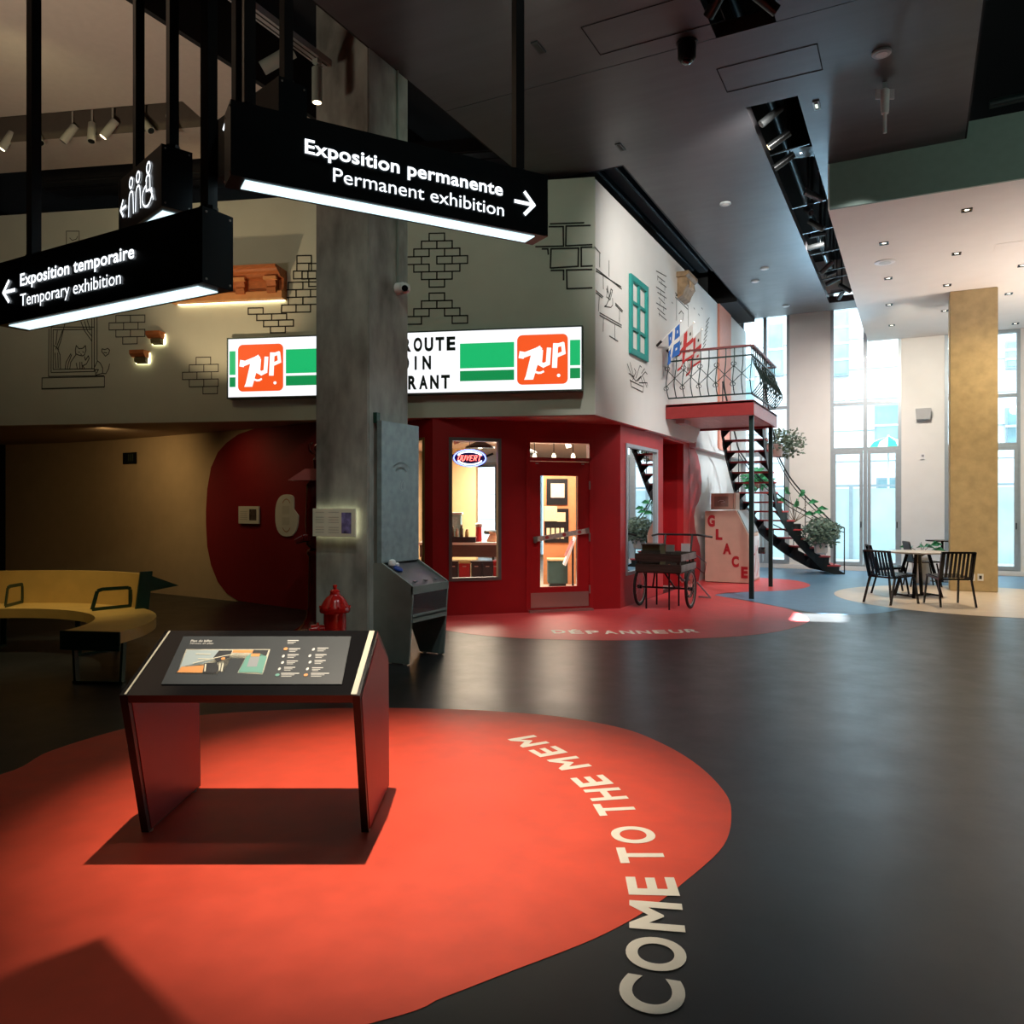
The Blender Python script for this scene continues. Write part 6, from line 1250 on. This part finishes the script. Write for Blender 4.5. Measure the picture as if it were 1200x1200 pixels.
# hanging sensor with rod
p = onz(1037, 97, ZC); T = thing('hanging_sensor', (p.x, p.y, 5.5), 'white hanging rod with a square head under the dark ceiling at upper right', 'sensor')
pp = Vector((p.x, p.y, 0)); q = MB(); q.box(p.x-.02, p.x+.02, p.y-.02, p.y+.02, 5.82, ZC); q.build('bracket', M_dsc, T)
for s in (-1, 1): q = MB(); a = pp+cd(1, 0)*s*.07+Z*5.75; q.bar(a-Z*.04, a+Z*.06, .05, .02, up=cd(0, 1)); q.build('side_plate', mat('pinkish_plate', (.50, .42, .44), .4, var=0), T)
q = MB(); q.lathe([(.035, 5.56), (.04, 5.60), (.045, 5.80), (.02, 5.82)], pp, 14); q.build('body', M_white, T, True); q = MB(); q.cyl(pp+Z*5.36, pp+Z*5.57, .018, n=10); q.build('rod', M_white, T)
# black dome and small slot light
p = onz(805, 50, ZC); T = thing('black_dome', (p.x, p.y, 5.7), 'round black canister hanging under the dark ceiling', 'ceiling fitting'); q = MB(); q.lathe([(.06, -.18), (.085, -.15), (.088, 0)], (p.x, p.y, ZC), 20); q.build('canister', M_blk, T, True); q = MB(); q.lathe([(.03, -.20), (.06, -.178)], (p.x, p.y, ZC), 18); q.build('lens', M_blkgloss, T, True); q = MB(); q.lathe([(.10, -.02), (.10, 0)], (p.x, p.y, ZC), 18); q.build('base_ring', M_blk, T)
for px, py, lb in ((957, 123, 'small bright slotted vent beside the near end of the service slot'), (631, 55, 'small slotted vent on the dark ceiling by the sign pole'), (727, 172, 'small dark slotted vent above the corner of the wall')):
    p = onz(px, py, ZC); T = thing('slot_vent', (p.x, p.y, ZC-.01), lb, 'vent', 'slot vents'); q = MB(); q.box(p.x-.035, p.x+.035, p.y-.10, p.y+.10, ZC-.012, ZC); q.build('plate', mat('green_grey_plate', (.25, .28, .25), .4, var=0) if px > 900 else M_blk, T)
    q = MB(); q.box(p.x-.018, p.x+.018, p.y-.08, p.y+.08, ZC-.016, ZC-.012); q.build('slot', M_ink, T); 
    if px > 900: q = MB(); q.box(p.x-.014, p.x+.014, p.y-.05, p.y+.04, ZC-.019, ZC-.016); q.build('light', glow('slot_light', (.9, 1, .85), 1.2), T)
# access hatches, outlined by their shadow gap
for px0, py0, px1, py1, lb in ((857, 70, 945, 92, 'rectangular access hatch right of the small service opening'), (712, 15, 815, 40, 'rectangular access hatch left of the round black canister')):
    c = (onz(px0, py0, ZC)+onz(px1, py1, ZC))/2; w, h = (.95, .50) if px0 > 800 else (1.2, .5)
    fn = lambda a, z, o: Vector((a, z, ZC-o))
    frame_on(fn, c.x-w/2, c.x+w/2, c.y-h/2, c.y+h/2, .008, .001, .004, M_void, 'access_hatch', None); o = bpy.context.scene.collection.objects[-1]; tag(o, lb, 'hatch', 'hatches in the dark ceiling')
# service slots: pipes and spotlights hanging inside
M_pipe = mat('dark_teal_pipe', (.008, .018, .018), .45, .3, var=.1); M_sp = mat('dark_spot_housing', (.05, .055, .058), .30, .5, var=.05)
for x, z, y0, y1, r, lb in ((-1.60, 6.5, 7.6, 18.0, .05, 'long dark teal pipe at the left inside the service slot'), (-1.18, 6.5, 7.6, 18.0, .04, 'long dark pipe at the right inside the service slot'), (-1.58, 6.5, 3.0, 7.3, .05, 'dark teal pipe inside the small service opening')):
    q = MB(); q.cyl((x, y0, z), (x, y1, z), r, n=10); tag(q.build('service_pipe', M_pipe, smooth=True), lb, 'pipe', 'pipes inside the slots')
rnd = random.Random(11); ordn = ['first', 'second', 'third', 'fourth', 'fifth', 'sixth', 'seventh', 'eighth', 'ninth', 'tenth', 'eleventh', 'twelfth', 'thirteenth', 'fourteenth']
for i, y in enumerate([9.3, 9.95, 10.6, 11.95, 12.6, 13.2, 13.8, 14.4, 15.0, 15.6, 16.15, 16.7, 17.3, 17.85]):
    x = -1.40+rnd.uniform(-.06, .06); a = rnd.uniform(0, 6.28)
    track_spot((x, y, 5.98), (x+math.cos(a)*.8, y+math.sin(a)*.8, 5.98-rnd.uniform(.1, .7)), 'grey spotlight in the long service slot, %s from the near end' % ordn[i], M_sp, .045, .22, 'spotlights in the service slot', on=(i in (1,)), glowc=(1, .8, .45), gs=3, stem=1.3)
for i, (x, y, a) in enumerate(((-1.45, 6.8, 2.5), (-1.25, 7.0, .6), (-1.4, 6.2, 4))):
    track_spot((x, y, 5.95), (x+math.cos(a)*.8, y+math.sin(a)*.8, 5.4), 'grey spotlight in the small near service opening, %s' % ['left one', 'right one', 'nearest one'][i], M_sp, .05, .26, 'spotlights in the near opening', on=False, stem=1.33)
for i in range(7):
    y = [10.28, 12.27, 13.5, 14.7, 15.87, 16.42, 17.58][i]; q = MB(); q.bar((-1.64, y+.03, 5.93), (-1.16, y-.04, 5.95), .018); tag(q.build('cross_rod', M_sp), 'thin metal cross rod in the service slot, %s from the near end' % ordn[i], 'rod', 'rods across the service slot')
# added box with a rectangular gate; its lamp stands in for the sun patch
T = thing('sun_patch_gate', (-1.40, 11.28, 6.3), 'added black gate box above the service slot shaping the sun patch on the floor', 'light gate')
uu, vv = cd(1, -.27), cd(.43, 1); g0 = Vector((-1.388, 11.28, 6.30)); gw, gh = .0140, .0180
for a0, a1, b0, b1 in ((-.16, -gw, -.16, .16), (gw, .16, -.16, .16), (-gw, gw, -.16, -gh), (-gw, gw, gh, .16)):
    q = MB(); q.prism([g0+uu*a0+vv*b0, g0+uu*a1+vv*b0, g0+uu*a1+vv*b1, g0+uu*a0+vv*b1], Z*.004); q.build('gate_blade', M_blk, T)
for a0, a1, b0, b1 in ((-.165, -.16, -.165, .165), (.16, .165, -.165, .165), (-.16, .16, -.165, -.16), (-.16, .16, .16, .165)):
    q = MB(); q.prism([g0+uu*a0+vv*b0, g0+uu*a1+vv*b0, g0+uu*a1+vv*b1, g0+uu*a0+vv*b1], Z*.995); q.build('housing_side', M_blk, T)
# dark ledge and pipes in the black void at right
q = MB(); q.cyl((.75, 10.5, 6.1), (8, 10.5, 6.3), .05, n=10); tag(q.build('service_pipe', M_pipe, smooth=True), 'dark pipe in the black void above the fascia at upper right', 'pipe')

# ================================================================== things on the cream window wall
p = ony(1082, 487, WY); T = thing('wall_speaker', p, 'small white wall loudspeaker tilted forward high on the cream wall', 'speaker')
q = MB(); q.hexa([p+Vector(v) for v in ((-.14, -.16, -.10), (.14, -.16, -.10), (.14, -.02, -.10), (-.14, -.02, -.10), (-.16, -.26, .14), (.16, -.26, .14), (.16, -.02, .14), (-.16, -.02, .14))]); q.build('cabinet', mat('grey_white_plastic', (.55, .56, .56), .5, var=.02), T, bevel=.01)
q = MB(); q.bar(p-Vector((0, .04, 0)), p, .05); q.build('wall_mount', M_white, T)
p = ony(1081, 535, WY); T = thing('thermostat', p, 'tiny white thermostat on the cream wall below the loudspeaker', 'thermostat'); q = MB(); q.box(p.x-.05, p.x+.05, WY-.03, WY, p.z-.07, p.z+.07); q.build('case', M_white, T, bevel=.006); q = MB(); q.box(p.x-.02, p.x+.03, WY-.034, WY-.03, p.z-.01, p.z+.04); q.build('display', mat('grey_display', (.3, .3, .32), .3, var=0), T)

# ================================================================== outdoors: street and pale buildings beyond the windows
b = MB(); b.box(-40, 40, 20.05, 60, -.15, -.02); struct(b.build('street_ground', mat('pale_paving', (.40, .42, .42), .8, var=.1, scale=2)))
M_bw = mat('white_cladding', (.78, .80, .82), .6, var=.03, scale=2); M_bg = mat('pale_blue_glass', (.26, .40, .44), .2, .1, var=.3, scale=1.2); M_bf = mat('building_grey_frame', (.30, .36, .40), .4, var=.05)
T = thing('street_building', (0, 28, 0), 'white clad building across the street with teal windows and glass balconies', 'building')
q = MB(); q.box(-30, 20, 28, 34, -.02, 14); q.build('wall', M_bw, T)
for k in range(13): q = MB(); q.box(-30, 20, 27.97, 28, 1.0*k+.96, 1.0*k+.98); q.build('panel_joint', M_bf, T)
def bwin(px0, px1, py0, py1, y=27.9, bars=1):
    a, c = ony(px0, py0, y), ony(px1, py1, y); x0, x1, z0, z1 = min(a.x, c.x), max(a.x, c.x), min(a.z, c.z), max(a.z, c.z)
    q = MB(); q.box(x0, x1, y-.04, y+.1, z0, z1); w = q.build('window', M_bf, T); q = MB(); q.box(x0+.06, x1-.06, y-.06, y-.03, z0+.06, z1-.06); q.build('pane', M_bg, w)
    for k in range(bars): z = z0+(z1-z0)*(k+1)/(bars+1); q = MB(); q.box(x0, x1, y-.08, y-.05, z-.03, z+.03); q.build('glazing_bar', M_white, w)
for a in ((974, 995, 366, 440, 27.9, 3), (1025, 1062, 475, 522, 27.9, 1), (1027, 1062, 560, 588, 27.9, 0), (1178, 1215, 400, 430, 27.9, 2), (1178, 1230, 478, 520, 27.9, 1), (872, 884, 420, 470, 27.9, 1), (900, 918, 380, 440, 27.9, 1), (1070, 1140, 380, 440, 27.9, 1), (640, 700, 500, 560, 27.9, 1), (560, 580, 480, 510, 27.9, 1)): bwin(*a)
T = thing('glass_balustrade', (0, 24.5, 0), 'pale green glass balustrade fence outside the tall windows', 'fence')
for k in range(14):
    x = -8+k*1.6; q = MB(); q.box(x, x+1.5, 24.5, 24.53, -.02, 2.0); q.build('panel', mat('green_tint_panel', (.52, .66, .68), .3, var=.15, scale=1), T); q = MB(); q.box(x+1.5, x+1.6, 24.46, 24.56, -.02, 2.1); q.build('post', M_bf, T)
q = MB(); q.bar((-8, 24.5, 2.08), (14.4, 24.5, 2.08), .06); q.build('top_rail', M_bf, T)
p = ony(1041, 527, 26.5); T = thing('street_parasol', (p.x, 26.5, 0), 'green and white striped round parasol on the street outside', 'parasol')
q = MB(); vs = [(p.x, 26.5, p.z+.42)]; n = 16
for k in range(n):
    a = 2*math.pi*k/n; a2 = 2*math.pi*(k+1)/n; m = mat('parasol_green', (.02, .42, .22), .6, var=0) if k % 2 == 0 else M_white
    w = MB(); w.add([(p.x, 26.5, p.z+.42), (p.x+.55*math.cos(a), 26.5+.55*math.sin(a), p.z+.22), (p.x+.55*math.cos(a2), 26.5+.55*math.sin(a2), p.z+.22), (p.x+.8*math.cos(a), 26.5+.8*math.sin(a), p.z-.05), (p.x+.8*math.cos(a2), 26.5+.8*math.sin(a2), p.z-.05)], [(0, 1, 2), (1, 3, 4, 2)]); w.build('canopy_gore', m, T)
q = MB(); q.cyl((p.x, 26.5, 0), (p.x, 26.5, p.z+.45), .03, n=8); q.build('pole', M_white, T)
